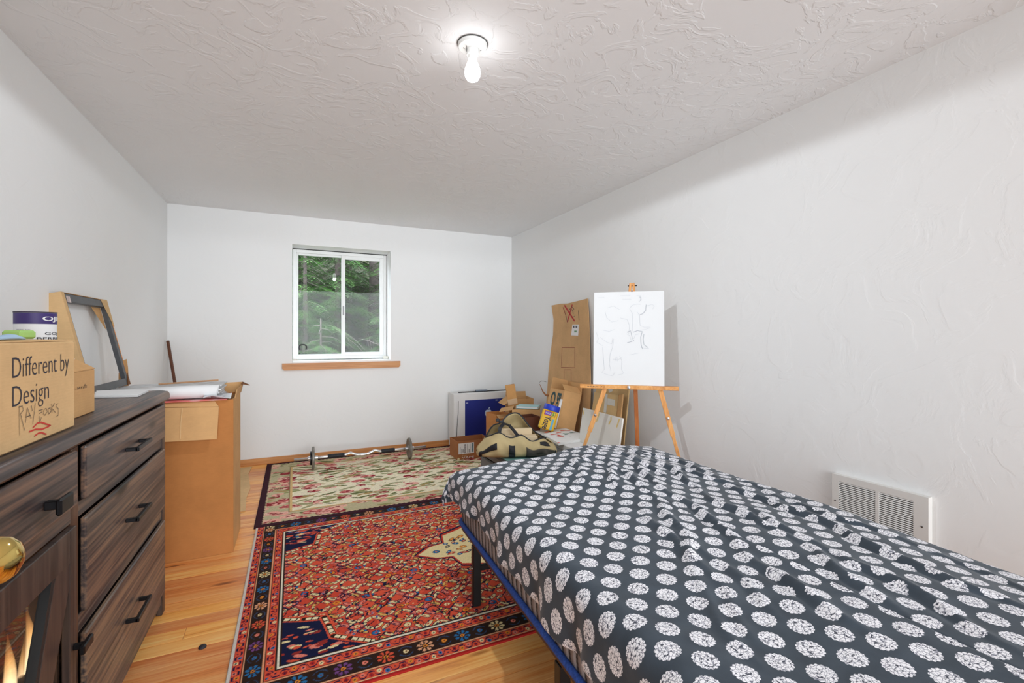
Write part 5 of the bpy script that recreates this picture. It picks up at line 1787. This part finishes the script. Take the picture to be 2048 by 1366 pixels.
# grey storage chest under the bag
bin_ = thing('storage_chest', (1.51, 3.09, 0), 'grey storage chest with teal rim under the canvas bag', 'chest')
M_BIN = plain('chest_grey', (112, 112, 112), 0.55, var=0.08)
M_TEAL = plain('chest_teal', (122, 170, 164), 0.5, var=0.05)
gx0, gx1, gy0, gy1, gz = 1.300, 1.725, 2.73, 3.408, 0.400
MB().box(gx0 + 0.012, gx1 - 0.012, gy0 + 0.012, gy1 - 0.012, 0.0095, gz - 0.080, 0.012).build('chest_body', M_BIN, bin_)
MB().box(gx0 + 0.004, gx1 - 0.004, gy0 + 0.004, gy1 - 0.004, gz - 0.079, gz - 0.071).build('seam', plain('strap_black', (28, 28, 30)), bin_)
MB().box(gx0, gx1, gy0, gy1, gz - 0.070, gz - 0.012, 0.012).build('chest_lid', M_BIN, bin_)
MB().box(gx0 + 0.012, gx1 - 0.012, gy0 + 0.012, gy1 - 0.012, gz - 0.012, gz, 0.005).build('lid_top', M_TEAL, bin_)

# ------------------------------------------------------------------ canvas duffel bag
bag = thing('duffel_bag', (1.452, 3.040, gz + 0.003), 'open tan canvas duffel bag with black straps on the storage chest', 'bag', -0.30)
M_CANV = plain('tan_canvas', (198, 178, 132), 0.9, var=0.10, nscale=9, bumpd=0.0008, bscale=500)
M_LINE = plain('bag_lining', (150, 128, 88), 0.95, var=0.25, nscale=20)
M_STRAP = plain('black_webbing', (30, 32, 38), 0.55, var=0.1)
M_LEATH = plain('dark_leather', (74, 69, 62), 0.7, var=0.35, nscale=24)


def duffel(s, w, off=0.0):
    """s -1..1 along the bag, w 0..1 from the front lip under the bag to the back lip"""
    L = 0.285
    e = max(0.0, 1 - abs(s) ** 3.0)
    d = 0.155 * (0.30 + 0.70 * e ** 0.5)
    closed = min(1.0, max(0.0, (abs(s) - 0.52) / 0.30)); closed = closed * closed * (3 - 2 * closed)
    hb = 0.255 * math.exp(-((s + 0.02) / 0.62) ** 2) + 0.015
    hb = max(hb, 0.155 - 0.055 * abs(s)) + 0.060 * math.exp(-((s + 0.60) / 0.20) ** 2)
    hb = hb * (0.42 + 0.58 * e ** 0.6)
    hf = 0.120 + 0.055 * math.exp(-((s + 0.52) / 0.22) ** 2) + 0.030 * math.exp(-((s - 0.08) / 0.14) ** 2) - 0.022 * math.exp(-((s - 0.34) / 0.14) ** 2)
    hf = hf * (0.45 + 0.55 * e ** 0.6)
    hf = hf * (1 - closed) + (hb * 0.97) * closed
    yf = -0.72 * d * (1 - closed) - 0.02 * closed
    yb = 0.45 * d * (1 - closed) + 0.00 * closed
    C = [(yf, hf), (-1.02 * d, hf * 0.72), (-1.08 * d, hf * 0.30), (-0.86 * d, 0.006), (0.0, 0.002), (0.86 * d, 0.006), (1.05 * d, hb * 0.30), (0.92 * d, hb * 0.70), (yb, hb)]
    t = w * (len(C) - 1); i = min(len(C) - 2, int(t)); t -= i
    P_ = [Vector(C[max(0, i - 1)]), Vector(C[i]), Vector(C[i + 1]), Vector(C[min(len(C) - 1, i + 2)])]
    q = 0.5 * ((2 * P_[1]) + (P_[2] - P_[0]) * t + (2 * P_[0] - 5 * P_[1] + 4 * P_[2] - P_[3]) * t * t + (3 * P_[1] - P_[0] - 3 * P_[2] + P_[3]) * t ** 3)
    tg = (P_[2] - P_[1])
    nn = Vector((-tg.y, tg.x)); nn = -nn.normalized() if nn.length > 1e-6 else Vector((0, 0))
    wob = 0.006 * math.sin(s * 9 + w * 11) + 0.004 * math.sin(s * 17 - w * 23)
    if 0.30 < w < 0.70: wob = 0
    q = q + nn * (off + wob) * -1.0
    if off: pass
    return Vector((L * s, q.x, max(q.y, 0.0015 if not off else 0.001)))


ns, nw = 49, 41
G = [[duffel(-1 + 2 * i / (ns - 1), j / (nw - 1)) for j in range(nw)] for i in range(ns)]
o = MB().grid([[tuple(p) for p in r] for r in G]).build('bag_body', M_CANV, bag, smooth=True, local=True)
o.data.materials.append(M_LINE)
sd = o.modifiers.new('thickness', 'SOLIDIFY'); sd.thickness = 0.006; sd.offset = 0; sd.material_offset = 0
cen = Vector((0, 0, 0.06))


def outward(p, k):
    d = p - Vector((p.x, 0, 0.07)); d.x = 0
    if d.length < 1e-6: return p
    q = p + d.normalized() * k
    q.z = max(q.z, 0.0008)
    return q


def bagpatch(name, s0, s1, w0, w1, m, k=0.007, na=8, nb=30):
    g = [[tuple(outward(duffel(s0 + (s1 - s0) * i / na, w0 + (w1 - w0) * j / nb), k)) for j in range(nb + 1)] for i in range(na + 1)]
    o = MB().grid(g).build(name, m, bag, smooth=True, local=True)
    o.modifiers.new('thickness', 'SOLIDIFY').thickness = 0.003
    return o


bagpatch('strap', -0.26, -0.11, 0.13, 0.38, M_STRAP)
bagpatch('strap', -0.97, -0.90, 0.05, 0.95, M_STRAP)
bagpatch('strap', 0.90, 0.95, 0.05, 0.95, M_STRAP)
bagpatch('leather_panel', 0.16, 0.88, 0.17, 0.40, M_LEATH, 0.008, 14, 16)
bagpatch('strap', -0.92, -0.55, 0.145, 0.215, M_STRAP, 0.010, 12, 4)
bagpatch('strap', 0.52, 0.92, 0.055, 0.105, M_STRAP, 0.012, 12, 4)
for w in (0.0, 1.0):
    MB().tube([duffel(-0.78 + 1.56 * i / 40, w) + Vector((0, 0, 0.003)) for i in range(41)], 0.0055, 8).build('zip_edge', M_STRAP, bag, smooth=True, local=True)
# carrying handle falling over the mouth and the zip pull
hp = [(-0.135, -0.10, 0.155), (-0.125, -0.085, 0.20), (-0.095, -0.05, 0.222), (-0.055, -0.03, 0.205), (-0.02, -0.05, 0.165), (0.010, -0.085, 0.125), (0.02, -0.11, 0.095)]
hn = []
for i in range(len(hp) - 1):
    for t in (0, 0.5): hn.append(Vector(hp[i]).lerp(Vector(hp[i + 1]), t))
hn.append(Vector(hp[-1]))
mb = MB()
for i in range(len(hn) - 1): mb.bar(hn[i], hn[i + 1] + (hn[i + 1] - hn[i]) * 0.15, 0.024, 0.006, (0, -0.4, 1))
mb.build('carry_handle', M_STRAP, bag, local=True)
mb = MB().box(-0.130, -0.095, -0.05, -0.02, 0.222, 0.240, 0.005); mb.box(-0.150, -0.125, -0.045, -0.025, 0.232, 0.256, 0.004)
mb.build('buckle', M_STRAP, bag, local=True)
bagM = WM[bag.name]
for (x0_, x1_, y0_, y1_, z0_, z1_, lab) in ((-0.10, 0.145, -0.070, 0.010, 0.008, 0.128, 'front cream folded board inside the open canvas bag'), (-0.11, 0.12, 0.018, 0.055, 0.008, 0.168, 'rear cream folded board inside the open canvas bag')):
    o = MB().box(x0_, x1_, y0_, y1_, z0_, z1_, 0.003, bagM).build('folded_board', plain('cream_board', (222, 200, 164), 0.85, var=0.08), at=tuple(bagM @ Vector(((x0_ + x1_) / 2, (y0_ + y1_) / 2, z0_))))
    tag(o, lab, 'board')

# ------------------------------------------------------------------ cartons behind the bag
open_box('carton', 1.690, 1.850, 4.00, 4.20, RZ + 0.001, 0.510, cardboard('cardboard_orange', (192, 128, 72)), 'orange brown carton between the canvas bag and the blue panelled box', 0.10,
         flaps=(('-y', 0.05, 120),), inner=M_CB2)
rb, rbody, RM = open_box('carton', 1.835, 2.090, 3.77, 4.00, RZ + 0.001, 0.575, M_CB2, 'brown carton with a flap folded out and a pale blue book on top', -0.50,
                         flaps=(('-x', 0.12, 100),))
MB().box(-0.11, 0.11, -0.10, 0.10, 0.545, 0.560, 0, RM).build('inner_flap', M_CBIN, rb)
bk = thing('book', tuple(RM @ Vector((0.02, 0.0, 0.5645))), 'thin pale blue book lying on the open brown carton', 'book', -0.72)
BKM = WM[bk.name]
MB().box(-0.10, 0.10, -0.066, 0.066, 0.0035, 0.0185, 0, BKM).build('pages', M_PAPER, bk)
M_PBLUE = plain('book_blue', (168, 212, 214), 0.5)
cv = MB().box(-0.104, 0.104, -0.070, 0.070, 0.0, 0.0035, 0, BKM); cv.box(-0.104, 0.104, -0.070, 0.070, 0.0185, 0.022, 0, BKM); cv.box(-0.104, 0.104, 0.066, 0.070, 0.0035, 0.0185, 0, BKM)
cv.build('cover', M_PBLUE, bk)
open_box('carton', 2.02, 2.255, 4.28, 4.52, RZ + 0.001, 0.600, M_CB2, 'open carton with one tall taped flap standing up before the white wall corner', -0.15,
         flaps=(('-x', 0.10, 125), ('+y', 0.05, 10)))
tf = thing('taped_carton', (1.945, 4.18, 0.0), 'narrow taped carton standing tilted between the other cartons', 'box')
TM = Matrix.Translation((2.06, 4.20, RZ + 0.012)) @ Matrix.Rotation(-0.20, 4, 'Y') @ Matrix.Rotation(-0.35, 4, 'Z')
MB().box(-0.046, 0.046, -0.03, 0.03, 0.0, 0.755, 0.003, Matrix.Translation((2.03, 4.14, RZ + 0.012)) @ Matrix.Rotation(-0.16, 4, 'Y') @ Matrix.Rotation(-0.35, 4, 'Z')).build('carton_body', cardboard('cardboard_tan2', (206, 156, 100)), tf)
MB().box(-0.047, 0.047, -0.031, 0.031, 0.56, 0.62, 0.003, Matrix.Translation((2.03, 4.14, RZ + 0.012)) @ Matrix.Rotation(-0.16, 4, 'Y') @ Matrix.Rotation(-0.35, 4, 'Z')).build('tape_band', plain('packing_tape', (214, 182, 146), 0.25), tf)
open_box('carton', 1.745, 1.885, 3.475, 3.625, RZ + 0.001, 0.565, M_CBD, 'dark maroon open carton beside the lettered tilted carton', 0.0, inner=M_CBD)

# ------------------------------------------------------------------ tall cardboard sheet leaning on the right wall
def wallx(z): return 2.288 + 0.097 * (z / 1.56)


n_s = Vector((-1, 0, 0.062)).normalized()
P0 = Vector((2.276, 3.8, 0.0))
sheet_px = [(1103, 611), (1107, 640), (1106, 670), (1101, 705), (1097, 740), (1094, 785)]
right_px = [(1175, 597), (1177, 628), (1178, 660), (1179, 700), (1180.5, 740), (1181, 785)]
lft = [on_plane(u, v, P0, n_s) for u, v in sheet_px]; rgt = [on_plane(u, v, P0, n_s) for u, v in right_px]
lb_, rb_ = Vector((2.277, lft[-1].y + 0.02, 0.012)), Vector((2.277, rgt[-1].y - 0.01, 0.0115))
top_px = [(1120, 607.5), (1135, 607), (1155, 602)]
outl = [lb_] + lft[::-1] + [on_plane(u, v, P0, n_s) for u, v in top_px] + rgt + [rb_]
cs = thing('cardboard_sheet', (2.30, 3.85, RZ), 'tall brown cardboard sheet with a red crossed mark leaning on the wall', 'cardboard sheet')
sh = MB().plate(outl, -n_s, 0.006).build('sheet', cardboard('cardboard_sheet', (214, 172, 124)), cs)
pl = lambda u, v: on_plane(u, v, P0, n_s)
mk = MB()
px_strokes(mk, [[(305, 190), (430, 385)], [(402, 180), (340, 400)]], 1080, 580, 6.21, pl, n_s, 0.017)
mk.build('red_mark', plain('red_cross', (186, 44, 48), 0.7), sh)
mk = MB()
px_strokes(mk, [[(275, 716), (432, 716), (432, 965), (263, 960), (275, 716)], [(300, 1140), (300, 990), (388, 990), (388, 1145)], [(285, 215), (328, 335)], [(292, 212), (322, 318)]], 1080, 580, 6.21, pl, n_s, 0.0045)
mk.build('printed_outline', plain('outline_maroon', (150, 62, 48), 0.7), sh)
mk = MB()
px_strokes(mk, [[(478, 255), (480, 300), (487, 375)], [(320, 320), (345, 405)], [(360, 240), (385, 232), (408, 260), (415, 300)], [(395, 205), (425, 240)], [(420, 330), (430, 325)]], 1080, 580, 6.21, pl, n_s, 0.006)
mk.build('pen_mark', M_PEN, sh)
q = [(405, 428), (483, 428), (474, 567), (388, 563)]
lb3 = MB().plate([pl(1080 + a / 6.21, 580 + b / 6.21) for a, b in q], n_s, 0.0015).build('paper_label', M_PAPER, sh)
mk = MB()
for a in (414, 432, 450):
    px_strokes(mk, [[(a, 458), (a + 13, 458)]], 1080, 580, 6.21, pl, n_s, 0.02)
mk.v = [p + n_s * 0.0012 for p in mk.v]
mk.build('label_print', plain('label_ink', (70, 66, 78)), lb3)
mk = MB(); px_strokes(mk, [[(428, 515), (458, 515)]], 1080, 580, 6.21, pl, n_s, 0.016); mk.v = [p + n_s * 0.0012 for p in mk.v]
mk.build('label_print', plain('label_green', (120, 160, 120)), lb3)
cu = [on_plane(1095 + a, 783 + b, P0, n_s) + n_s * 0.004 * k for k, (a, b) in enumerate(((4, 8), (-3, 7), (-8, 0), (-11, -9), (-13, -15)))]
MB().tube(cu, [0.010, 0.009, 0.006, 0.004, 0.002], 6).build('torn_strip', cardboard('cardboard_red_brown', (176, 116, 74)), cs)
cu = [on_plane(u, v, P0, n_s) + n_s * 0.02 for u, v in ((1082, 765), (1086, 762), (1091, 762.5), (1096, 764))]
MB().tube(cu, 0.0016, 6).build('string', M_PEN, cs)

# ------------------------------------------------------------------ lettered tilted carton with open flaps
tl = Matrix.Rotation(math.radians(13.5), 4, 'Y')
eb, ebody, EM = open_box('lettered_carton', 1.930, 2.110, 3.445, 3.685, RZ + 0.022, 0.775, cardboard('cardboard_tan3', (220, 172, 118)), 'tilted carton with dark green lettering and open flaps leaning on the cardboard sheet', 0.0, tilt=tl,
                         flaps=(('+y', 0.10, 4), ('+x', 0.095, -8), ('-y', 0.085, -55)))
a_, b_, h_e = 0.09, 0.12, 0.7425
R3 = EM.to_3x3()
nL = R3 @ Vector((-1, 0, 0)); dn = R3 @ Vector((0, 0, -1)); fwd = R3 @ Vector((0, 1, 0))
lt = MB()
# reads downward, feet of the letters towards the far side
letters('B', EM @ Vector((-a_, -0.030, h_e - 0.030)), dn, R3 @ Vector((0, -1, 0)), 0.15, 0.060, nL, 0.0015, lt)
letters('Out', EM @ Vector((-a_, 0.075, h_e - 0.025)), dn, R3 @ Vector((0, -1, 0)), 0.52, 0.075, nL, 0.0015, lt)
lt.build('lettering', plain('dark_green_ink', (22, 66, 70), 0.6), ebody)

# white canvases: flat carton, painting lying on it, stained board leaning
wbx = thing('white_carton', (1.93, 2.96, 0), 'low flat white carton under the paint splashed canvas', 'box')
MB().box(1.780, 2.105, 2.50, 3.425, 0.0095, 0.440, 0.006).build('carton_body', M_CWH, wbx)
MB().box(1.775, 2.110, 2.495, 3.430, 0.410, 0.456, 0.005).build('carton_lid', M_CWH, wbx)
pz = 0.4570
pc = thing('painted_canvas', (1.93, 3.10, pz), 'white canvas splashed with red and green paint lying on the white carton', 'painting')
cor = [on_z(1086, 868, pz + 0.018), on_z(1135, 857.5, pz + 0.018), on_z(1183, 875, pz + 0.018), on_z(1117, 886, pz + 0.018)]
pcb = MB().plate([p - Vector((0, 0, 0.0178)) for p in cor], (0, 0, 1), 0.0178).build('canvas', plain('canvas_white', (240, 239, 236), 0.8, var=0.02), pc)
PT = lambda u, v: on_z(u, v, pz + 0.018)
for nm, col_, lines, wd in (('red_paint', (226, 62, 46), [[(520, 870), (600, 862), (690, 864)], [(460, 955), (520, 965), (575, 962)], [(470, 940), (540, 955)], [(455, 905), (500, 898), (525, 903)], [(350, 935), (470, 920)], [(255, 900), (330, 880)], [(470, 1068), (510, 1074)]], 0.020),
                            ('green_paint', (40, 128, 112), [[(560, 915), (620, 918), (660, 915)], [(590, 935), (640, 925)], [(680, 905), (740, 895)]], 0.016),
                            ('dark_paint', (40, 62, 66), [[(690, 905), (800, 893), (885, 908)], [(785, 876), (792, 876)], [(825, 875), (832, 876)], [(680, 962), (690, 962)], [(765, 990), (772, 990)]], 0.008)):
    for ln in lines:
        mk = MB(); px_strokes(mk, [ln], 1060, 760, 8.536, PT, (0, 0, 1), wd); mk.build(nm, plain(nm, col_, 0.5), pcb)
sbn = Vector((-1, 0, 0.16)).normalized()
S0 = Vector((1.965, 2.7, 0.70))
ps = [(1166, 815.6), (1245, 836.7)]
tL, tR = [on_plane(u, v, S0, sbn) for u, v in ps]
ddn = Vector((-0.16, 0, -1)).normalized()
hgt = (min(tL.z, tR.z) - 0.4570) / abs(ddn.z)
sb = thing('stained_board', ((tL.x + tR.x) / 2, (tL.y + tR.y) / 2, 0.4570), 'off white board with yellow tape stains leaning behind the easel leg', 'board')
zl = 0.4570
fL, fR = tL + ddn * ((tL.z - zl) / abs(ddn.z)), tR + ddn * ((tR.z - zl) / abs(ddn.z))
sbo = MB().plate([tL, tR, fR, fL], -sbn, 0.012).build('board', plain('board_white', (226, 222, 214), 0.85, var=0.05), sb)
mk = MB()
pB = lambda u, v: on_plane(u, v, S0, sbn)
px_strokes(mk, [[(925, 515), (908, 590)], [(1190, 560), (1135, 715)], [(1385, 625), (1385, 680), (1345, 760)], [(1530, 665), (1480, 810)]], 1060, 760, 8.536, pB, sbn, 0.012)
mk.build('tape_stain', plain('yellow_stain', (226, 198, 130), 0.8), sbo)

# yellow carton with a blue lid leaning against the lettered carton
yc_ = thing('yellow_tub', (1.91, 3.358, 0.457), 'yellow snack tub with a blue lid tilted against the lettered carton', 'tub')
YM = Matrix.Translation((1.872, 3.358, 0.4570 + 0.020)) @ Matrix.Rotation(math.radians(19), 4, 'Y') @ Matrix.Rotation(math.radians(-32), 4, 'Z')
hw = 0.065
tb_ = MB().box(-hw, hw, -hw, hw, 0.0, 0.158, 0.010, YM).build('tub_body', plain('tub_yellow', (236, 186, 40), 0.35, var=0.08), yc_)
smooth_angle(MB().lathe([(0.056, 0.158), (0.066, 0.159), (0.067, 0.164), (0.067, 0.200), (0.064, 0.205), (0.0, 0.206)], 32, YM).build('lid', plain('lid_blue', (32, 62, 196), 0.4), yc_), 40)
R3 = YM.to_3x3()
M_INK = plain('tub_navy', (26, 24, 56), 0.5)
for nn, rt in (((-1, 0, 0), (0, -1, 0)), ((0, -1, 0), (1, 0, 0))):
    nv, rv = R3 @ Vector(nn), R3 @ Vector(rt)
    dnv = R3 @ Vector((0, 0, -1))
    o0 = YM @ (Vector(nn) * hw + Vector(rt) * -0.030 + Vector((0, 0, 0.108)))
    letters('yoz', o0, dnv, rv, 0.105, 0.048, nv, 0.0013).build('lettering', M_INK, tb_)
    c0 = YM @ (Vector(nn) * hw + Vector((0, 0, 0.132)))
    MB().obox(c0 + nv * 0.0007, rv * 0.046, dnv * 0.018, nv * 0.0006).build('label_band', plain('tub_red', (190, 60, 40), 0.5), tb_)
    MB().obox(c0 + nv * 0.0014 - rv * 0.014, rv * 0.026, dnv * 0.014, nv * 0.0005).build('label_band', plain('tub_purple', (112, 80, 178), 0.5), tb_)
    MB().obox(c0 + nv * 0.0014 + rv * 0.028, rv * 0.014, dnv * 0.014, nv * 0.0005).build('label_band', plain('tub_lime', (196, 214, 60), 0.5), tb_)
    letters('snack', c0 + nv * 0.002 - rv * 0.036 + dnv * 0.006, rv, -dnv, 0.044, 0.012, nv, 0.0008).build('lettering', M_PAPER, tb_)
    letters('five', c0 + nv * 0.002 + rv * 0.022 + dnv * 0.010, rv, -dnv, 0.012, 0.020, nv, 0.0008).build('lettering', M_INK, tb_)
    c1 = YM @ (Vector(nn) * hw + Vector(rt) * 0.038 + Vector((0, 0, 0.050)))
    MB().obox(c1 + nv * 0.0007, rv * 0.009, dnv * 0.045, nv * 0.0006).build('label_band', plain('tub_sky', (96, 178, 214), 0.5), tb_)
# white tube wedged behind the tub
q0, q1 = Vector((1.990, 3.410, 0.4690)), Vector((2.066, 3.428, 0.705))
o = MB().tube([q0, q1], 0.011, 12).build('white_tube', M_CWH, at=tuple(q0), smooth=True)
tag(o, 'slim white tube standing between the yellow tub and lettered carton', 'tube')

# cardboard flats with packing tape leaning on the right wall
M_FLAT = cardboard('cardboard_flat', (206, 172, 122))
nF = Vector((-1, 0, 0.10)).normalized()
for k, (Fx, pts, lab, zb_f) in enumerate(((2.325, [(1193, 772), (1258, 774), (1257, 812)], 'larger taped cardboard flat leaning on the wall behind the easel', 0.0005),
                                    (2.275, [(1189, 783.5), (1237, 790), (1233, 830)], 'smaller taped cardboard flat leaning in front of the larger one behind the easel', 0.0005))):
    F0 = Vector((Fx, 3.0, 0.85))
    A_, B_ = on_plane(pts[0][0], pts[0][1], F0, nF), on_plane(pts[1][0], pts[1][1], F0, nF)
    dd_ = Vector((-0.10, 0, -1)).normalized()
    gA = A_ + dd_ * ((A_.z - 0.0105) / abs(dd_.z)) + Vector((0, 0.04, 0)); gB = B_ + dd_ * ((B_.z - 0.0105) / abs(dd_.z)) + Vector((0, 0.02, 0))
    if k == 1:
        gA = gA + Vector((0, 0.03, 0))
    rt_ = thing('cardboard_flat', ((gA.x + gB.x) / 2, (gA.y + gB.y) / 2, 0), lab, 'cardboard')
    fb_ = MB().plate([A_, B_, gB, gA], -nF, 0.010 if k == 0 else 0.022).build('flat_sheet', M_FLAT, rt_)
    tp = MB()
    if k == 1:
        F_ = lambda u, v: on_plane(u, v, F0, nF)
        tp.stroke([F_(1213, 788), (F_(1210, 825))], nF, 0.035, 0.0012)
        tp.stroke([F_(1215, 803), F_(1230, 806)], nF, 0.05, 0.0014)
        MB().plate([B_ + Vector((0, -0.004, 0.0)), B_ + Vector((0, -0.05, 0.012)), gB + Vector((0, -0.05, 0)), gB + Vector((0, -0.004, 0))], -nF, 0.012).build('folded_edge', M_CB2, rt_)
    else:
        F_ = lambda u, v: on_plane(u, v, F0, nF)
        tp.stroke([F_(1220, 774), F_(1222, 784)], nF, 0.05, 0.0012)
    tp.build('packing_tape', plain('clear_tape', (202, 196, 184), 0.2), fb_)

# ================================================================== easel
M_EAS = wood('easel_beech', (184, 116, 52), (216, 150, 82), (234, 178, 112), 'Z', 1.0, 0.42, rand=False, knots=False)
M_EASX = wood('easel_ledge', (184, 116, 52), (216, 150, 82), (234, 178, 112), 'X', 1.0, 0.42, rand=False, knots=False)
M_EASD = wood('easel_rear', (150, 78, 34), (188, 108, 54), (204, 128, 72), 'Z', 1.0, 0.45, rand=False, knots=False)
EC = Vector((2.008, 2.481, 0)); ed = Vector((0.754, -0.657, 0)).normalized(); en = Vector((-0.657, -0.754, 0)).normalized()    # en faces the viewer
lean = 0.10                                                # the board tips back


def ep(a, z, k): return EC + ed * a + en * k + Vector((0, 0, z))


es = thing('easel', tuple(ep(0, 0, 0)), 'wooden tripod easel holding the drawing beside the white wall', 'easel')
LZ = 0.905
apex = ep(0.022, 1.585, -0.085)
k0 = 0.12
legn = (en + Vector((0, 0, (0.105 + k0) / 1.585))).normalized(); legp = ep(0, 0, k0)      # the plane of the two front legs


def foot(pa, pb, z):
    a, b = on_plane(*pa, legp, legn), on_plane(*pb, legp, legn)
    return a + (b - a) * ((z - a.z) / (b.z - a.z))


feet = {'L': foot((1208, 782), (1171, 885), 0.0095), 'R': foot((1322, 785), (1356, 908), 0.0095)}
tops = {'L': foot((1208, 782), (1171, 885), 1.42), 'R': foot((1322, 785), (1356, 908), 1.42)}
for key, s in (('L', -1), ('R', 1)):
    f = feet[key]
    top_p = tops[key]
    mid = f.lerp(top_p, 0.42)
    d = (top_p - f).normalized()
    MB().bar(mid, top_p, 0.030, 0.016, en, 0.002).build('leg', M_EAS, es)
    MB().bar(f + d * 0.008, mid + d * 0.02, 0.021, 0.014, en, 0.002).build('leg_extension', M_EAS, es)
    sc = f.lerp(top_p, 0.50) + en * 0.009
    MB().lathe([(0.009, 0), (0.010, 0.003), (0.008, 0.008), (0.001, 0.009)], 14, Matrix.Translation(sc) @ en.to_track_quat('Z', 'Y').to_matrix().to_4x4()).build('knob', M_CHROME, es)
rear = ep(0.07, 0.0100, -0.30)
MB().bar(rear + Vector((0, 0, 0.006)), apex - en * 0.02 - Vector((0, 0, 0.03)), 0.028, 0.014, en, 0.002).build('rear_leg', M_EASD, es)
# forked head
for s in (-1, 1):
    MB().bar(apex + ed * 0.020 * s - Vector((0, 0, 0.09)), apex + ed * 0.009 * s + Vector((0, 0, 0.018)), 0.016, 0.022, en, 0.002).build('head', M_EAS, es)
MB().tube([apex - ed * 0.028, apex + ed * 0.034], 0.0035, 8).build('head_bolt', M_IRON, es)
pL, pR = ep(-0.317, LZ, 0.0), ep(0.317, LZ, 0.0)
le = MB().bar(pL, pR, 0.040, 0.026, (0, 0, 1), 0.002)
led = le.build('ledge', M_EASX, es)
MB().lathe([(0.011, 0), (0.012, 0.003), (0.009, 0.009), (0.001, 0.010)], 14, Matrix.Translation(ep(0.005, LZ, 0.021)) @ en.to_track_quat('Z', 'Y').to_matrix().to_4x4()).build('knob', M_CHROME, es)
# small stamped letters on the ledge (illegible maker's mark)
mk = MB()
for k in range(19):
    if k in (12, 13, 16): continue
    aa = -0.265 + k * 0.0062
    mk.stroke([ep(aa, LZ - 0.003 + 0.002 * (k % 2), 0.0205), ep(aa + 0.0036, LZ + 0.003 - 0.002 * (k % 3), 0.0205)], en, 0.003, 0.0006)
mk.build('maker_stamp', M_PEN, led)
# ------------------------------------------------------------------ drawing board resting on the ledge
pn_ = (en + Vector((0, 0, lean))).normalized()
up_ = (Vector((0, 0, 1)) - en * lean).normalized()
bz = LZ + 0.0135
dw, dh = 0.458, 0.628
db = thing('drawing_board', tuple(ep(0.0, bz, -0.004)), 'white drawing board with a faint pencil figure sketch on the easel', 'drawing')
B0 = ep(0.0, bz, 0.004)
pcs = [B0 - ed * 0.229, B0 + ed * 0.229, B0 + ed * 0.229 + up_ * dh, B0 - ed * 0.229 + up_ * dh]
dbo = MB().plate(pcs, -pn_, 0.004).build('board', plain('drawing_paper', (222, 222, 222), 0.7, var=0.01), db)
DP = lambda u, v: on_plane(u, v, B0, pn_)
sk = [[(550, 190), (600, 185), (610, 240), (575, 260)], [(585, 200), (605, 205), (600, 245)], [(500, 300), (470, 340), (505, 400), (510, 500), (500, 610)], [(500, 300), (560, 285), (600, 290)], [(665, 290), (660, 360), (625, 400), (590, 410)],
      [(665, 310), (740, 290), (765, 310), (745, 345)], [(560, 380), (590, 420), (595, 540), (640, 560), (720, 560)], [(590, 600), (640, 590), (720, 570)], [(510, 620), (560, 600), (620, 610), (600, 680), (605, 760), (620, 815)],
      [(640, 640), (630, 700), (640, 770), (690, 800)], [(520, 700), (540, 650), (580, 640)], [(440, 620), (480, 600), (500, 690), (520, 720), (440, 745)], [(435, 640), (470, 660), (490, 720)], [(600, 800), (640, 810), (700, 812)],
      [(210, 330), (280, 310), (350, 350)], [(180, 380), (200, 450), (260, 500), (340, 480)], [(360, 450), (440, 470), (470, 540), (460, 640)], [(120, 680), (200, 740), (260, 760), (270, 690)], [(150, 800), (160, 920), (170, 1060), (140, 1100), (220, 1130), (270, 1140), (300, 1090)],
      [(280, 700), (270, 800), (240, 880), (230, 1000), (250, 1080)], [(270, 940), (330, 950), (380, 920)], [(300, 920), (300, 960)], [(320, 910), (325, 965)], [(350, 900), (380, 960), (375, 1060), (400, 1110), (330, 1130)], [(160, 600), (230, 610), (290, 590)],
      [(75, 620), (100, 700), (80, 740), (150, 780)], [(470, 890), (520, 880), (580, 865)], [(360, 190), (480, 180)], [(385, 228), (490, 228)], [(90, 215), (170, 205)]]
mk = MB(); px_strokes(mk, sk, 1180, 560, 5.94, DP, pn_, 0.0016); mk.build('pencil_sketch', plain('pencil_grey', (192, 194, 199), 0.8), dbo)['kind'] = 'stuff'
mk = MB(); px_strokes(mk, [sk[4], sk[8], sk[9], sk[11], sk[1]], 1180, 560, 5.94, lambda u, v: DP(u + 0.4, v + 0.5), pn_, 0.0022); mk.build('pencil_sketch', plain('pencil_dark', (160, 162, 171), 0.8), dbo)['kind'] = 'stuff'
